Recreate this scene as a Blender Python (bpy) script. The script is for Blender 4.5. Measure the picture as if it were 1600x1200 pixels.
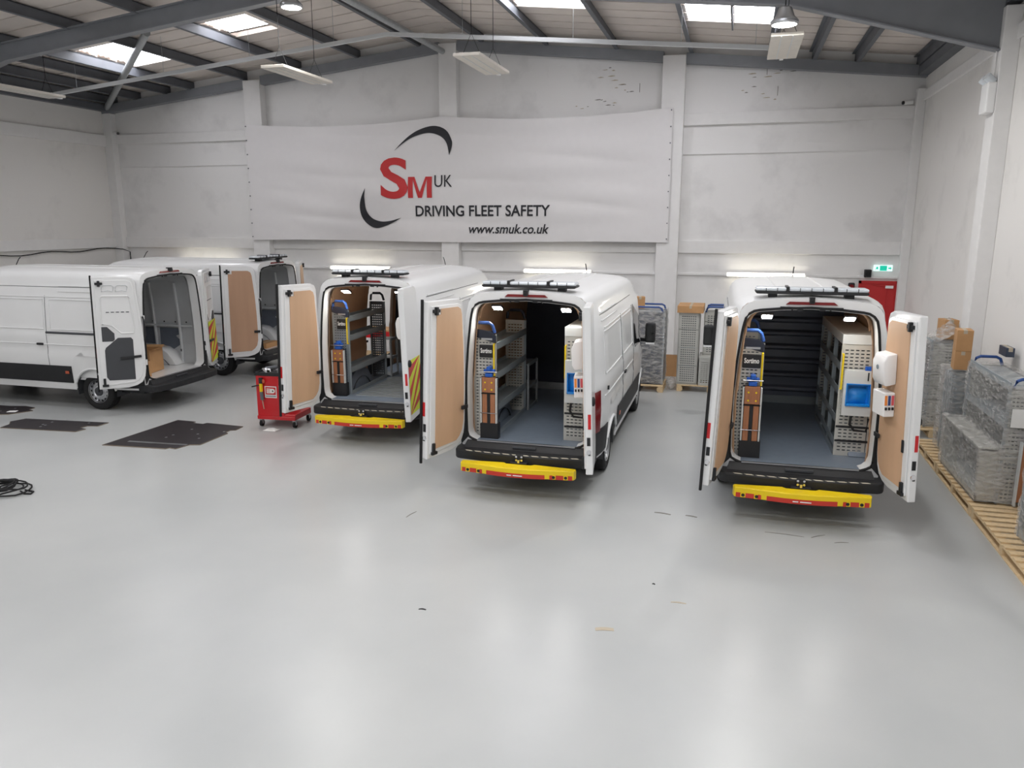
import bpy, bmesh, math, random
from mathutils import Vector, Matrix, noise
for o in list(bpy.data.objects): bpy.data.objects.remove(o)
scn = bpy.context.scene
COL = scn.collection
R = math.radians
random.seed(7)

# ------------------------------------------------------------------ camera, world, light
cam_d = bpy.data.cameras.new('camera'); cam = bpy.data.objects.new('camera', cam_d); COL.objects.link(cam)
cam_d.sensor_width = 36; cam_d.lens = 36*1205/1600; cam_d.clip_end = 200
cam.location = (0, 0, 3.45); cam.rotation_euler = (R(90-11.8575), 0, R(16.0833))
scn.camera = cam
w = bpy.data.worlds.new('world'); scn.world = w; w.use_nodes = True
w.node_tree.nodes['Background'].inputs[0].default_value = (.80, .88, 1, 1)
w.node_tree.nodes['Background'].inputs[1].default_value = 1.2
vs = scn.view_settings
vs.view_transform = 'Standard'; vs.look = 'None'; vs.gamma = 1; vs.use_curve_mapping = False
vs.exposure = -0.24
BAY_W = 60          # watts of each high-bay lamp
SKY_E = 10.0          # roof-light emission

# ------------------------------------------------------------------ materials
def lin(c):
    c = c/255
    return c/12.92 if c <= .04045 else ((c+.055)/1.055)**2.4
def rgb(r, g, b): return (lin(r), lin(g), lin(b), 1)
MATS = {}
def mat(name, col, rough=.5, metal=0, var=0, vscale=6, bump=0, bscale=60, spec=.5, emit=None, alpha=1, coat=0, stretch=None):
    m = bpy.data.materials.new(name); m.use_nodes = True
    nt = m.node_tree; b = nt.nodes['Principled BSDF']
    c = rgb(*col)
    b.inputs['Base Color'].default_value = c
    b.inputs['Roughness'].default_value = rough
    b.inputs['Metallic'].default_value = metal
    b.inputs['Specular IOR Level'].default_value = spec
    b.inputs['Alpha'].default_value = alpha
    b.inputs['Coat Weight'].default_value = coat
    if emit:
        b.inputs['Emission Color'].default_value = c
        b.inputs['Emission Strength'].default_value = emit
    if var or bump:
        tc = nt.nodes.new('ShaderNodeTexCoord'); mp = nt.nodes.new('ShaderNodeMapping')
        nt.links.new(tc.outputs['Object'], mp.inputs[0])
        if stretch: mp.inputs['Scale'].default_value = stretch
    if var:
        n = nt.nodes.new('ShaderNodeTexNoise'); n.inputs['Scale'].default_value = vscale; n.inputs['Detail'].default_value = 5
        nt.links.new(mp.outputs[0], n.inputs['Vector'])
        r = nt.nodes.new('ShaderNodeValToRGB')
        r.color_ramp.elements[0].position = .3; r.color_ramp.elements[1].position = .7
        r.color_ramp.elements[0].color = tuple(x*(1-var) for x in c[:3])+(1,)
        r.color_ramp.elements[1].color = tuple(min(1, x*(1+var)) for x in c[:3])+(1,)
        nt.links.new(n.outputs['Fac'], r.inputs[0]); nt.links.new(r.outputs[0], b.inputs['Base Color'])
    if bump:
        n2 = nt.nodes.new('ShaderNodeTexNoise'); n2.inputs['Scale'].default_value = bscale
        nt.links.new(mp.outputs[0], n2.inputs['Vector'])
        bp = nt.nodes.new('ShaderNodeBump'); bp.inputs['Strength'].default_value = bump; bp.inputs['Distance'].default_value = .01
        nt.links.new(n2.outputs['Fac'], bp.inputs['Height']); nt.links.new(bp.outputs[0], b.inputs['Normal'])
    MATS[name] = m
    return m
mat('van_white', (232, 233, 233), .28, var=.01, vscale=2, coat=.4)
mat('van_inner', (205, 208, 210), .4, var=.03)
mat('van_grey', (104, 111, 122), .5, var=.05)
mat('black_plastic', (28, 29, 32), .55, bump=.1, bscale=200)
mat('grey_plastic', (66, 68, 72), .6, bump=.08, bscale=180)
mat('rubber', (20, 20, 22), .75, bump=.1)
mat('glass_dark', (12, 14, 16), .06, spec=.7)
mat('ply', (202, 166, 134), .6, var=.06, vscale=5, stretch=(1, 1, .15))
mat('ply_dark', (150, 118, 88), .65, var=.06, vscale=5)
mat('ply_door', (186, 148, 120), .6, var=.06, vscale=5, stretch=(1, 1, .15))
mat('load_floor', (118, 130, 145), .42, var=.05, vscale=10)
mat('red_lens', (120, 12, 18), .15, spec=.7)
mat('reflector', (205, 35, 40), .3)
mat('yellow_paint', (240, 208, 20), .4, var=.02)
mat('red_tape', (200, 55, 40), .4)
mat('chevron_yellow', (214, 230, 40), .4)
mat('chevron_red', (200, 38, 38), .4)
mat('steel', (190, 192, 195), .32, metal=.9, var=.04)
mat('galv', (176, 180, 182), .42, metal=.55, var=.08, vscale=14)
mat('chrome', (225, 225, 228), .12, metal=1)
mat('rack_grey', (150, 160, 166), .42, metal=.25, var=.03)
mat('rack_light', (196, 196, 190), .42, metal=.25, var=.03)
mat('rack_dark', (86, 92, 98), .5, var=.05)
mat('rack_white', (206, 210, 210), .4)
mat('bow_blue', (40, 76, 140), .4)
mat('bow_navy', (30, 36, 52), .45)
mat('vice_blue', (28, 92, 190), .35)
mat('basin_blue', (20, 130, 215), .25)
mat('bench_wood', (168, 112, 78), .55, var=.12, vscale=12, stretch=(4, 4, .5))
mat('white_plastic', (240, 240, 240), .35)
mat('lamp_clear', (214, 220, 226), .15, spec=.8)
mat('lamp_on', (255, 253, 246), .4, emit=130)
mat('tube_on', (255, 248, 230), .4, emit=13)
mat('bay_on', (255, 252, 244), .4, emit=40)
mat('black_panel', (46, 49, 62), .6, var=.08)
mat('bulkhead_grey', (104, 111, 128), .28, var=.06)
mat('red_cart', (200, 26, 34), .35, coat=.3)
mat('red_door', (190, 38, 40), .45, var=.03)
mat('exit_green', (20, 190, 160), .4, emit=.8)
mat('exit_white', (225, 255, 250), .4, emit=.9)
mat('card', (190, 146, 100), .75, var=.07, vscale=7)
mat('pallet_wood', (214, 188, 148), .75, var=.1, vscale=9, stretch=(3, 3, 3))
mat('steel_dark', (98, 101, 107), .55, var=.08, vscale=3)
mat('steel_rafter', (132, 135, 140), .5, var=.06, vscale=3)
mat('banner', (227, 225, 225), .7, var=.01)
mat('ink_red', (196, 48, 50), .6)
mat('ink_black', (34, 34, 40), .6)
mat('mat_black', (38, 33, 36), .5, var=.2, vscale=4, bump=.05)
mat('edge_wood', (128, 116, 102), .6)
mat('trunk', (214, 217, 219), .4, metal=.15)
mat('paper', (236, 236, 234), .8)
mat('orange', (235, 140, 60), .5); mat('ink_blue', (50, 70, 130), .5); mat('ink_pink', (215, 90, 100), .5)
mat('amber', (190, 90, 60), .3)
mat('heater', (214, 208, 198), .55, var=.04, vscale=8)
mat('dark_stuff', (52, 62, 80), .45, var=.2, vscale=8)
mat('tread', (214, 208, 190), .5)
mat('scuff', (128, 126, 120), .6); mat('tan_mark', (184, 172, 152), .7)

def film_material():
    m = bpy.data.materials.new('stretch_film'); m.use_nodes = True; nt = m.node_tree
    b = nt.nodes['Principled BSDF']; b.inputs['Base Color'].default_value = rgb(226, 224, 220)
    b.inputs['Roughness'].default_value = .10; b.inputs['Specular IOR Level'].default_value = 1.0
    tc = nt.nodes.new('ShaderNodeTexCoord'); mp = nt.nodes.new('ShaderNodeMapping'); mp.inputs['Scale'].default_value = (5, 5, 14); mp.inputs['Rotation'].default_value = (R(24), R(14), 0)
    n = nt.nodes.new('ShaderNodeTexNoise'); n.inputs['Scale'].default_value = 1.6; n.inputs['Detail'].default_value = 4
    nt.links.new(tc.outputs['Object'], mp.inputs[0]); nt.links.new(mp.outputs[0], n.inputs['Vector'])
    bp = nt.nodes.new('ShaderNodeBump'); bp.inputs['Strength'].default_value = .9; bp.inputs['Distance'].default_value = .05
    nt.links.new(n.outputs['Fac'], bp.inputs['Height']); nt.links.new(bp.outputs[0], b.inputs['Normal'])
    mr = nt.nodes.new('ShaderNodeMapRange'); mr.inputs[1].default_value = .3; mr.inputs[2].default_value = .75
    mr.inputs[3].default_value = .16; mr.inputs[4].default_value = .6
    nt.links.new(n.outputs['Fac'], mr.inputs[0]); nt.links.new(mr.outputs[0], b.inputs['Alpha'])
    MATS['film'] = m
film_material()

def floor_material():
    m = bpy.data.materials.new('floor_paint'); m.use_nodes = True; nt = m.node_tree
    b = nt.nodes['Principled BSDF']
    tc = nt.nodes.new('ShaderNodeTexCoord')
    n1 = nt.nodes.new('ShaderNodeTexNoise'); n1.inputs['Scale'].default_value = .55; n1.inputs['Detail'].default_value = 6
    n2 = nt.nodes.new('ShaderNodeTexNoise'); n2.inputs['Scale'].default_value = 6; n2.inputs['Detail'].default_value = 8; n2.inputs['Roughness'].default_value = .7
    for n in (n1, n2): nt.links.new(tc.outputs['Object'], n.inputs['Vector'])
    r = nt.nodes.new('ShaderNodeValToRGB')
    r.color_ramp.elements[0].position = .3; r.color_ramp.elements[0].color = rgb(175, 178, 178)
    r.color_ramp.elements[1].position = .72; r.color_ramp.elements[1].color = rgb(189, 191, 190)
    nt.links.new(n1.outputs['Fac'], r.inputs[0])
    r2 = nt.nodes.new('ShaderNodeValToRGB')      # sparse scuffs
    r2.color_ramp.elements[0].position = .20; r2.color_ramp.elements[0].color = (.86, .85, .83, 1)
    r2.color_ramp.elements[1].position = .34; r2.color_ramp.elements[1].color = (1, 1, 1, 1)
    nt.links.new(n2.outputs['Fac'], r2.inputs[0])
    mx = nt.nodes.new('ShaderNodeMix'); mx.data_type = 'RGBA'; mx.blend_type = 'MULTIPLY'; mx.inputs[0].default_value = 1
    nt.links.new(r.outputs[0], mx.inputs[6]); nt.links.new(r2.outputs[0], mx.inputs[7]); nt.links.new(mx.outputs[2], b.inputs['Base Color'])
    mr = nt.nodes.new('ShaderNodeMapRange'); mr.inputs[3].default_value = .26; mr.inputs[4].default_value = .32
    nt.links.new(n1.outputs['Fac'], mr.inputs[0]); nt.links.new(mr.outputs[0], b.inputs['Roughness'])
    n3 = nt.nodes.new('ShaderNodeTexNoise'); n3.inputs['Scale'].default_value = 1.5
    nt.links.new(tc.outputs['Object'], n3.inputs['Vector'])
    bp = nt.nodes.new('ShaderNodeBump'); bp.inputs['Strength'].default_value = .03; bp.inputs['Distance'].default_value = .02
    nt.links.new(n3.outputs['Fac'], bp.inputs['Height']); nt.links.new(bp.outputs[0], b.inputs['Normal'])
    MATS['floor'] = m
floor_material()

def wall_material(name, col, axis):
    """painted blockwork: fine joint relief, faint grime"""
    m = bpy.data.materials.new(name); m.use_nodes = True; nt = m.node_tree
    b = nt.nodes['Principled BSDF']; b.inputs['Roughness'].default_value = .65; b.inputs['Specular IOR Level'].default_value = .3
    tc = nt.nodes.new('ShaderNodeTexCoord'); sp = nt.nodes.new('ShaderNodeSeparateXYZ'); cb = nt.nodes.new('ShaderNodeCombineXYZ')
    nt.links.new(tc.outputs['Object'], sp.inputs[0])
    nt.links.new(sp.outputs[axis], cb.inputs[0]); nt.links.new(sp.outputs[2], cb.inputs[1])
    br = nt.nodes.new('ShaderNodeTexBrick'); br.inputs['Scale'].default_value = 1
    br.inputs['Brick Width'].default_value = .45; br.inputs['Row Height'].default_value = .225; br.inputs['Mortar Size'].default_value = .006
    br.inputs['Color1'].default_value = br.inputs['Color2'].default_value = (1, 1, 1, 1); br.inputs['Mortar'].default_value = (.4, .4, .4, 1)
    nt.links.new(cb.outputs[0], br.inputs['Vector'])
    bp = nt.nodes.new('ShaderNodeBump'); bp.inputs['Strength'].default_value = .22; bp.inputs['Distance'].default_value = .006
    nt.links.new(br.outputs['Color'], bp.inputs['Height']); nt.links.new(bp.outputs[0], b.inputs['Normal'])
    n = nt.nodes.new('ShaderNodeTexNoise'); n.inputs['Scale'].default_value = .8; n.inputs['Detail'].default_value = 7; n.inputs['Roughness'].default_value = .6
    nt.links.new(tc.outputs['Object'], n.inputs['Vector'])
    r = nt.nodes.new('ShaderNodeValToRGB'); c = rgb(*col)
    r.color_ramp.elements[0].position = .27; r.color_ramp.elements[0].color = tuple(x*.84 for x in c[:3])+(1,)
    r.color_ramp.elements[1].position = .47; r.color_ramp.elements[1].color = c
    nt.links.new(n.outputs['Fac'], r.inputs[0]); nt.links.new(r.outputs[0], b.inputs['Base Color'])
    MATS[name] = m
wall_material('wall_x', (234, 233, 232), 0); wall_material('wall_y', (231, 229, 226), 1)
mat('wall_trim', (232, 231, 230), .6, var=.02)
mat('sheet', (222, 213, 205), .7, var=.08, vscale=1.2)
mat('roof_light', (250, 250, 255), .5, emit=SKY_E)

# ------------------------------------------------------------------ mesh builder
class MB:
    def __init__(s): s.v = []; s.f = []; s.mi = []; s.cm = 0
    def add(s, vs, fs):
        k = len(s.v); s.v += [tuple(p) for p in vs]
        for f in fs: s.f.append(tuple(i+k for i in f)); s.mi.append(s.cm)
        return s
    def box(s, x0, x1, y0, y1, z0, z1):
        return s.add([(x, y, z) for z in (z0, z1) for y in (y0, y1) for x in (x0, x1)],
                     [(0, 2, 3, 1), (4, 5, 7, 6), (0, 1, 5, 4), (2, 6, 7, 3), (0, 4, 6, 2), (1, 3, 7, 5)])
    def bar(s, a, b, w, h=None, up=(0, 0, 1)):
        a = Vector(a); b = Vector(b); h = w if h is None else h; d = (b-a).normalized(); u = Vector(up)
        if abs(d.dot(u)) > .98: u = Vector((1, 0, 0))
        r = d.cross(u).normalized(); u = r.cross(d)
        P = [p+r*(i*w/2)+u*(j*h/2) for p in (a, b) for j in (-1, 1) for i in (-1, 1)]
        return s.add(P, [(0, 1, 3, 2), (4, 6, 7, 5), (0, 4, 5, 1), (2, 3, 7, 6), (0, 2, 6, 4), (1, 5, 7, 3)])
    def tube(s, pts, r, n=8, closed=False):
        pts = [Vector(p) for p in pts]; m = len(pts); rings = []
        for i, p in enumerate(pts):
            a = pts[(i-1) % m] if (closed or i) else p; c = pts[(i+1) % m] if (closed or i < m-1) else p
            d = (c-a).normalized() if (c-a).length > 1e-9 else Vector((0, 0, 1))
            u = Vector((0, 0, 1)) if abs(d.z) < .9 else Vector((1, 0, 0))
            x = d.cross(u).normalized(); y = x.cross(d)
            rr = r[i] if isinstance(r, (list, tuple)) else r
            rings.append([p+x*(rr*math.cos(2*math.pi*k/n))+y*(rr*math.sin(2*math.pi*k/n)) for k in range(n)])
        fs = []
        for i in range(m if closed else m-1):
            j = (i+1) % m
            for k in range(n): fs.append((i*n+k, i*n+(k+1) % n, j*n+(k+1) % n, j*n+k))
        if not closed: fs += [tuple(range(n))[::-1], tuple(range((m-1)*n, m*n))]
        return s.add([q for g in rings for q in g], fs)
    def cyl(s, a, b, r, n=16): return s.tube([a, b], r, n)
    def prism(s, poly, d0, d1, ax='y'):
        def P(u, v, d): return {'y': (u, d, v), 'z': (u, v, d), 'x': (d, u, v)}[ax]
        n = len(poly)
        fs = [tuple(range(n)), tuple(range(2*n-1, n-1, -1))]+[(i, i+n, (i+1) % n+n, (i+1) % n) for i in range(n)]
        return s.add([P(u, v, d0) for u, v in poly]+[P(u, v, d1) for u, v in poly], fs)
    def lathe(s, prof, n=28, c=(0, 0, 0), ax='x'):
        vs_, fs = [], []; m = len(prof)
        for k in range(n):
            a = 2*math.pi*k/n
            for (r, t) in prof:
                q = (t, r*math.cos(a), r*math.sin(a)) if ax == 'x' else (r*math.cos(a), r*math.sin(a), t)
                vs_.append((q[0]+c[0], q[1]+c[1], q[2]+c[2]))
        for k in range(n):
            for i in range(m-1):
                fs.append((k*m+i, k*m+i+1, ((k+1) % n)*m+i+1, ((k+1) % n)*m+i))
        return s.add(vs_, fs)
    def grid(s, fn, nu, nv, skip=None):
        vs_ = [fn(i/nu, j/nv) for j in range(nv+1) for i in range(nu+1)]
        fs = [(j*(nu+1)+i, j*(nu+1)+i+1, (j+1)*(nu+1)+i+1, (j+1)*(nu+1)+i) for j in range(nv) for i in range(nu) if not (skip and skip(i, j))]
        return s.add(vs_, fs)
    def mesh(s, name, mats, smooth=False, bevel=0, solid=0, weld=False):
        me = bpy.data.meshes.new(name); me.from_pydata(s.v, [], s.f)
        if not isinstance(mats, (list, tuple)): mats = [mats]
        for m in mats: me.materials.append(MATS[m])
        bm = bmesh.new(); bm.from_mesh(me)
        for f, i in zip(bm.faces, s.mi): f.material_index = i
        if weld: bmesh.ops.remove_doubles(bm, verts=bm.verts, dist=1e-4)
        bmesh.ops.recalc_face_normals(bm, faces=bm.faces)
        if solid: bmesh.ops.solidify(bm, geom=bm.faces, thickness=solid)
        if bevel:
            es = [e for e in bm.edges if len(e.link_faces) == 2 and e.calc_face_angle(0) > .6]
            bmesh.ops.bevel(bm, geom=es, offset=bevel, segments=2, affect='EDGES', profile=.5, clamp_overlap=True)
        if smooth:
            for f in bm.faces: f.smooth = True
        bm.to_mesh(me); bm.free()
        if smooth: me.set_sharp_from_angle(angle=R(40))
        return me
    def build(s, name, mats, parent=None, loc=(0, 0, 0), rot=(0, 0, 0), **k):
        return link(name, s.mesh(name, mats, **k), parent, loc, rot)
def link(name, data, parent=None, loc=(0, 0, 0), rot=(0, 0, 0)):
    o = bpy.data.objects.new(name, data); COL.objects.link(o)
    o.parent = parent; o.location = loc; o.rotation_euler = rot
    return o
def tag(o, label, cat, group=None):
    o['label'] = label; o['category'] = cat
    if group: o['group'] = group
    return o
def thing(name, label, cat, loc=(0, 0, 0), rz=0, group=None):
    return tag(link(name, None, None, loc, (0, 0, rz)), label, cat, group)
def struct(o): o['kind'] = 'structure'; return o
def text_mb(body, size, align='LEFT', shear=0, bold=0, sx=1):
    cu = bpy.data.curves.new('t', 'FONT'); cu.body = body; cu.size = size; cu.align_x = align; cu.shear = shear; cu.offset = bold; cu.resolution_u = 4
    o = bpy.data.objects.new('t', cu); COL.objects.link(o)
    me = bpy.data.meshes.new_from_object(o)
    mb = MB(); mb.add([(v.co.x*sx, 0, v.co.y) for v in me.vertices], [tuple(p.vertices) for p in me.polygons])
    bpy.data.objects.remove(o); bpy.data.curves.remove(cu); bpy.data.meshes.remove(me)
    return mb
def arc(cx, cy, r, a0, a1, n): return [(cx+r*math.cos(R(a0+(a1-a0)*i/n)), cy+r*math.sin(R(a0+(a1-a0)*i/n))) for i in range(n+1)]
def lerp(a, b, t): return a+(b-a)*t
def interp(tab, x):
    if x <= tab[0][0]: return tab[0][1]
    for (a, p), (b, q) in zip(tab, tab[1:]):
        if x <= b: return p+(q-p)*(x-a)/(b-a)
    return tab[-1][1]
def perf(mb, w, h, nx, nz, fx=.62, fz=.34, mx=.03, mz=.03, y=0, x0=0, z0=0, clear=()):
    """sheet with real slots, in the plane y; 'clear' = list of (u0,u1,v0,v1) left unperforated"""
    xs = [0]; px = (w-2*mx)/nx
    for i in range(nx): xs += [mx+px*(i+.5-fx/2), mx+px*(i+.5+fx/2)]
    xs.append(w); zs = [0]; pz = (h-2*mz)/nz
    for i in range(nz): zs += [mz+pz*(i+.5-fz/2), mz+pz*(i+.5+fz/2)]
    zs.append(h); nxx = len(xs)
    vs_ = [(x0+a, y, z0+b) for b in zs for a in xs]; fs = []
    for j in range(len(zs)-1):
        for i in range(nxx-1):
            if i % 2 and j % 2:
                cu, cv = (xs[i]+xs[i+1])/2, (zs[j]+zs[j+1])/2
                if not any(a < cu < b and c < cv < d for a, b, c, d in clear): continue
            fs.append((j*nxx+i, j*nxx+i+1, (j+1)*nxx+i+1, (j+1)*nxx+i))
    return mb.add(vs_, fs)

# ------------------------------------------------------------------ the hall
YB, XL, XRW, YF = 19.01, -17.5, 3.62, -9.0
XRID, ZRID, SL = -7.0, 8.0, .1062
def zroof(x): return ZRID-abs(x-XRID)*SL
floor = struct(MB().box(XL-.2, XRW+.2, YF-.2, YB+.2, -.12, 0).build('floor', 'floor'))
gable = [(XL, 0), (XRW, 0), (XRW, zroof(XRW)+.12), (XRID, ZRID+.12), (XL, zroof(XL)+.12)]
wb = struct(MB().prism(gable, YB, YB+.2).build('wall_back', 'wall_x'))
wf = struct(MB().prism(gable, YF-.2, YF).build('wall_front', 'wall_x'))
wl = struct(MB().box(XL-.2, XL, YF, YB, 0, zroof(XL)+.12).build('wall_left', 'wall_y'))
wr = struct(MB().box(XRW, XRW+.2, YF, YB, 0, zroof(XRW)+.12).build('wall_right', 'wall_y'))
# pillars of the gable wall
for x0, x1 in ((-12.82, -12.31), (-7.28, -6.82), (-1.86, -1.35)):
    MB().box(x0, x1, YB-.26, YB, 0, zroof((x0+x1)/2)-.3).build('pillar', 'wall_trim', wb, bevel=.01)
MB().box(XL, XL+.28, YB-.22, YB, 0, 6.45).build('pillar', 'wall_trim', wb, bevel=.01)
MB().box(XRW-.17, XRW, YB-.22, YB, 0, 6.2).build('pillar', 'wall_trim', wb, bevel=.01)
bays = [(XL+.28, -12.82), (-12.31, -7.28), (-6.82, -1.86), (-1.35, XRW-.17)]
for a, b in bays:
    MB().box(a, b, YB-.07, YB, 5.62, 5.88).build('ledge', 'wall_trim', wb, bevel=.008)
    MB().box(a, b, YB-.06, YB, 2.73, 3.02).build('ledge', 'wall_trim', wb, bevel=.008)
    MB().box(a, b, YB-.05, YB, 2.215, 2.265).build('conduit', 'wall_trim', wb)
    MB().box(a, b, YB-.03, YB, 4.98, 5.0).build('ledge', 'wall_trim', wb)
# worn blockwork: blocks with bare joints and chipped patches
rnd = random.Random(3)
for cx, cz in ((-3.15, 6.95), (-3.2, 6.75), (-3.0, 6.52), (-3.25, 6.3), (-2.6, 6.4), (-3.0, 6.15), (-3.7, 6.12), (.0, 6.35), (.45, 6.2), (.2, 6.65), (.75, 6.72)):
    for k in range(3):
        a = cx+rnd.uniform(-.22, .15); b = a+rnd.uniform(.05, .2); z = cz+rnd.uniform(-.08, .08)
        pts = [(a, z), (lerp(a, b, .4), z-rnd.uniform(.004, .01)), (b, z), (b-.02, z+rnd.uniform(.008, .016)), (lerp(a, b, .5), z+rnd.uniform(.006, .02))]
        MB().prism(pts, YB-.003, YB).build('bare_patch', 'tan_mark' if rnd.random() < .6 else 'scuff', wb)
    if cx in (-2.6, .45, .2): MB().box(cx+.2, cx+.212, YB-.003, YB, cz, cz+.2).build('bare_joint', 'scuff', wb)
# side walls: ledges, pillars
for z0, z1 in ((5.55, 5.86), (2.73, 3.0)):
    MB().box(XL, XL+.07, YF, YB-.22, z0, z1).build('ledge', 'wall_trim', wl, bevel=.008)
for y in (13.0, 7.0, 1.0, -5.0):
    MB().box(XL, XL+.22, y, y+.4, 0, 6.3).build('pillar', 'wall_trim', wl, bevel=.01)
    MB().box(XRW-.22, XRW, y, y+.4, 0, 6.4).build('pillar', 'wall_trim', wr, bevel=.01)
MB().box(XRW-.05, XRW, YF, YB-.22, 5.95, 6.15).build('ledge', 'wall_trim', wr, bevel=.01)
MB().tube([(XL+.04, 12.5+i*.31, 2.58+.03*math.sin(i*1.1)+.006*i) for i in range(21)]+[(XL+.3, YB-.24, 2.68), (XL+.36, YB-.05, 2.6), (XL+.36, YB-.05, 1.2)], .014, 6).build('wall_cable', 'rubber', wl)

# roof: sheets, purlins, rafters
ceil = struct(MB().prism([(XL-.2, zroof(XL-.2)+.12), (XRID, ZRID+.12), (XRW+.2, zroof(XRW+.2)+.12), (XRW+.2, zroof(XRW+.2)+.16), (XRID, ZRID+.16), (XL-.2, zroof(XL-.2)+.16)], YF-.2, YB+.2).build('ceiling', 'sheet'))
SKY = [(-14.5, -13.4, 14.76, 16.86), (-11.15, -10.1, 14.76, 15.96), (-4.55, -3.15, 14.16, 16.26), (-1.2, -.38, 15.4, 17.0), (-.31, .4, 15.4, 17.0)]
for yy in (9.0, 3.0, -3.0):
    SKY += [(-14.5, -13.4, yy, yy+1.8), (-11.15, -10.1, yy, yy+1.8), (-4.55, -3.15, yy, yy+1.8), (-1.2, .4, yy, yy+1.8)]
PW = .6
y = YF
while y < YB-.01:
    y1 = min(y+PW, YB); ym = (y+y1)/2
    for xa, xb in ((XL, XRID), (XRID, XRW)):
        cuts = [xa]
        for (sa, sb, sy0, sy1) in SKY:
            if xa <= sa < xb and sy0 <= ym <= sy1: cuts += [sa, sb]
        cuts = sorted(cuts)+[xb]
        for i in range(0, len(cuts)-1, 2):
            a, b = cuts[i], cuts[i+1]
            if b-a < .05: continue
            m = MB(); za, zb = zroof(a), zroof(b)
            # trough-shaped liner tray with raised lap at its far edge
            pr = [(0, .08), (.03, .08), (.03, -.012), (.06, 0), (y1-y-.03, .0), (y1-y, -.006), (y1-y, .08)]
            m.add([(x, y+u, z+v) for x, z in ((a, za), (b, zb)) for u, v in pr], [(k, k+1, k+8, k+7) for k in range(6)])
            m.build('roof_sheet', 'sheet', ceil)
    y = y1
for n, (sa, sb, sy0, sy1) in enumerate(SKY):
    m = MB(); nn = 14      # corrugated translucent sheet
    m.grid(lambda u, v: (lerp(sa, sb, u), lerp(sy0-.04, sy1+.04, v), zroof(lerp(sa, sb, u))+.05+.02*math.cos(v*nn*2*math.pi)), 1, nn*6)
    struct(m.build('window_%d' % (n+1), 'roof_light'))
PUR = [-17.1, -16.3, -15.3, -14.52, -12.84, -11.2, -9.5, -7.83, -6.2, -4.6, -2.95, -1.27, .47, 1.33, 2.2, 3.42]
for x in PUR:
    z = zroof(x)-.03; m = MB()
    # Z-section purlin
    m.box(x-.012, x+.012, YF, YB, z-.2, z); m.box(x-.012, x+.075, YF, YB, z-.215, z-.2); m.box(x-.075, x+.012, YF, YB, z-.012, z+.005)
    m.build('purlin', 'steel_dark', ceil)
MB().box(-.36, -.33, 15.3, 17.1, zroof(-.35)-.1, zroof(-.35)).build('glazing_bar', 'steel_dark', ceil)
def rafter(y, haunch=True, depth=.33, half=.09):
    zt = .24
    for s, xe in ((-1, XL+.2), (1, XRW-.2)):
        m = MB()
        def P(x, dz): return (x, zroof(x)-zt-dz)
        nodes = [(XRID, depth), (xe-s*2.9, depth), (xe, depth+(.5 if haunch else 0))]
        for (xa, da), (xb, db) in zip(nodes, nodes[1:]):
            a0, a1 = P(xa, 0), P(xa, da); b0, b1 = P(xb, 0), P(xb, db)
            m.add([(p[0], yy, p[1]) for yy in (y-.008, y+.008) for p in (a0, a1, b1, b0)], [(0, 1, 2, 3), (7, 6, 5, 4), (0, 4, 5, 1), (1, 5, 6, 2), (2, 6, 7, 3), (3, 7, 4, 0)])
            for q0, q1 in ((a0, b0), (a1, b1)):
                m.bar((q0[0], y, q0[1]), (q1[0], y, q1[1]), 2*half, .018)
        m.build('rafter', 'steel_rafter', ceil)
for yy in (13.15, 7.15, 1.15, -4.85): rafter(yy)
for xa, xb in ((XL, -12.82), (-12.31, -7.28), (-6.82, -1.86), (-1.35, XRW)):       # beam along the gable
    MB().bar((xa, YB-.12, zroof(xa)-.34), (xb, YB-.12, zroof(xb)-.34), .2, .22).build('gable_beam', 'steel_rafter', ceil)
MB().cyl((-17.3, 18.8, 6.6), (-11.8, 14.1, 7.22), .075, 14).build('brace', 'galv', ceil, smooth=True)
MB().cyl((-7.15, 18.7, 7.5), (-7.45, 14.0, 7.62), .07, 14).build('brace', 'galv', ceil, smooth=True)
MB().box(XRW-.2, XRW, YF, YB, 6.45, 6.62).build('eaves_beam', 'steel_dark', ceil)
MB().box(XL, XL+.2, YF, YB, 6.5, 6.68).build('eaves_beam', 'steel_dark', ceil)

# ------------------------------------------------------------------ things on walls and roof
tr = thing('cable_trunking', 'galvanised lighting trunking slung on wires below the roof', 'trunking', (XRID, 15.24, 6.35))
def tz(x): return 7.14-abs(x-XRID)*.092
for xa, xb in ((-15.6, XRID), (XRID, .75)):
    MB().bar((xa-XRID, 0, tz(xa)-6.35), (xb-XRID, 0, tz(xb)-6.35), .06, .075).build('rail', 'trunk', tr)
for x in (-14.8, -12.4, -10.2, -8.2, -5.4, -3.2, -1.2, .1):
    MB().cyl((x-XRID, 0, tz(x)-6.35), (x-XRID, 0, zroof(x)-6.35), .004, 5).build('wire', 'galv', tr)
def heater(x, label):
    t = thing('radiant_panel', label, 'heater panel', (x, 13.5, 6.1), 0, 'radiant panels hung from the roof')
    MB().box(-.23, .23, -.86, .86, 0, .05).build('casing', 'heater', t, bevel=.006)
    for k in (-.08, .08): MB().box(k-.006, k+.006, -.84, .84, -.006, 0).build('seam', 'rack_white', t)
    MB().box(-.03, .03, .86, .97, .0, .04).build('cable_entry', 'white_plastic', t)
    for yy in (-.6, .6):
        m = MB()
        for xx in (-.16, .16): m.cyl((xx, yy, .05), (0, yy, .4), .004, 5)
        m.cyl((0, yy, .4), (0, yy, zroof(x)-6.1), .006, 5); m.build('hanger', 'rubber', t)
heater(-14.5, 'pale radiant heater panel hung near the left wall, over the unlined van')
heater(-8.02, 'pale radiant heater panel hung high before the left part of the banner')
heater(-4.42, 'pale radiant heater panel hung just right of the central wall pillar')
heater(.52, 'pale radiant heater panel hung beside a lit bay lamp, over the right roof slope')
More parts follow.
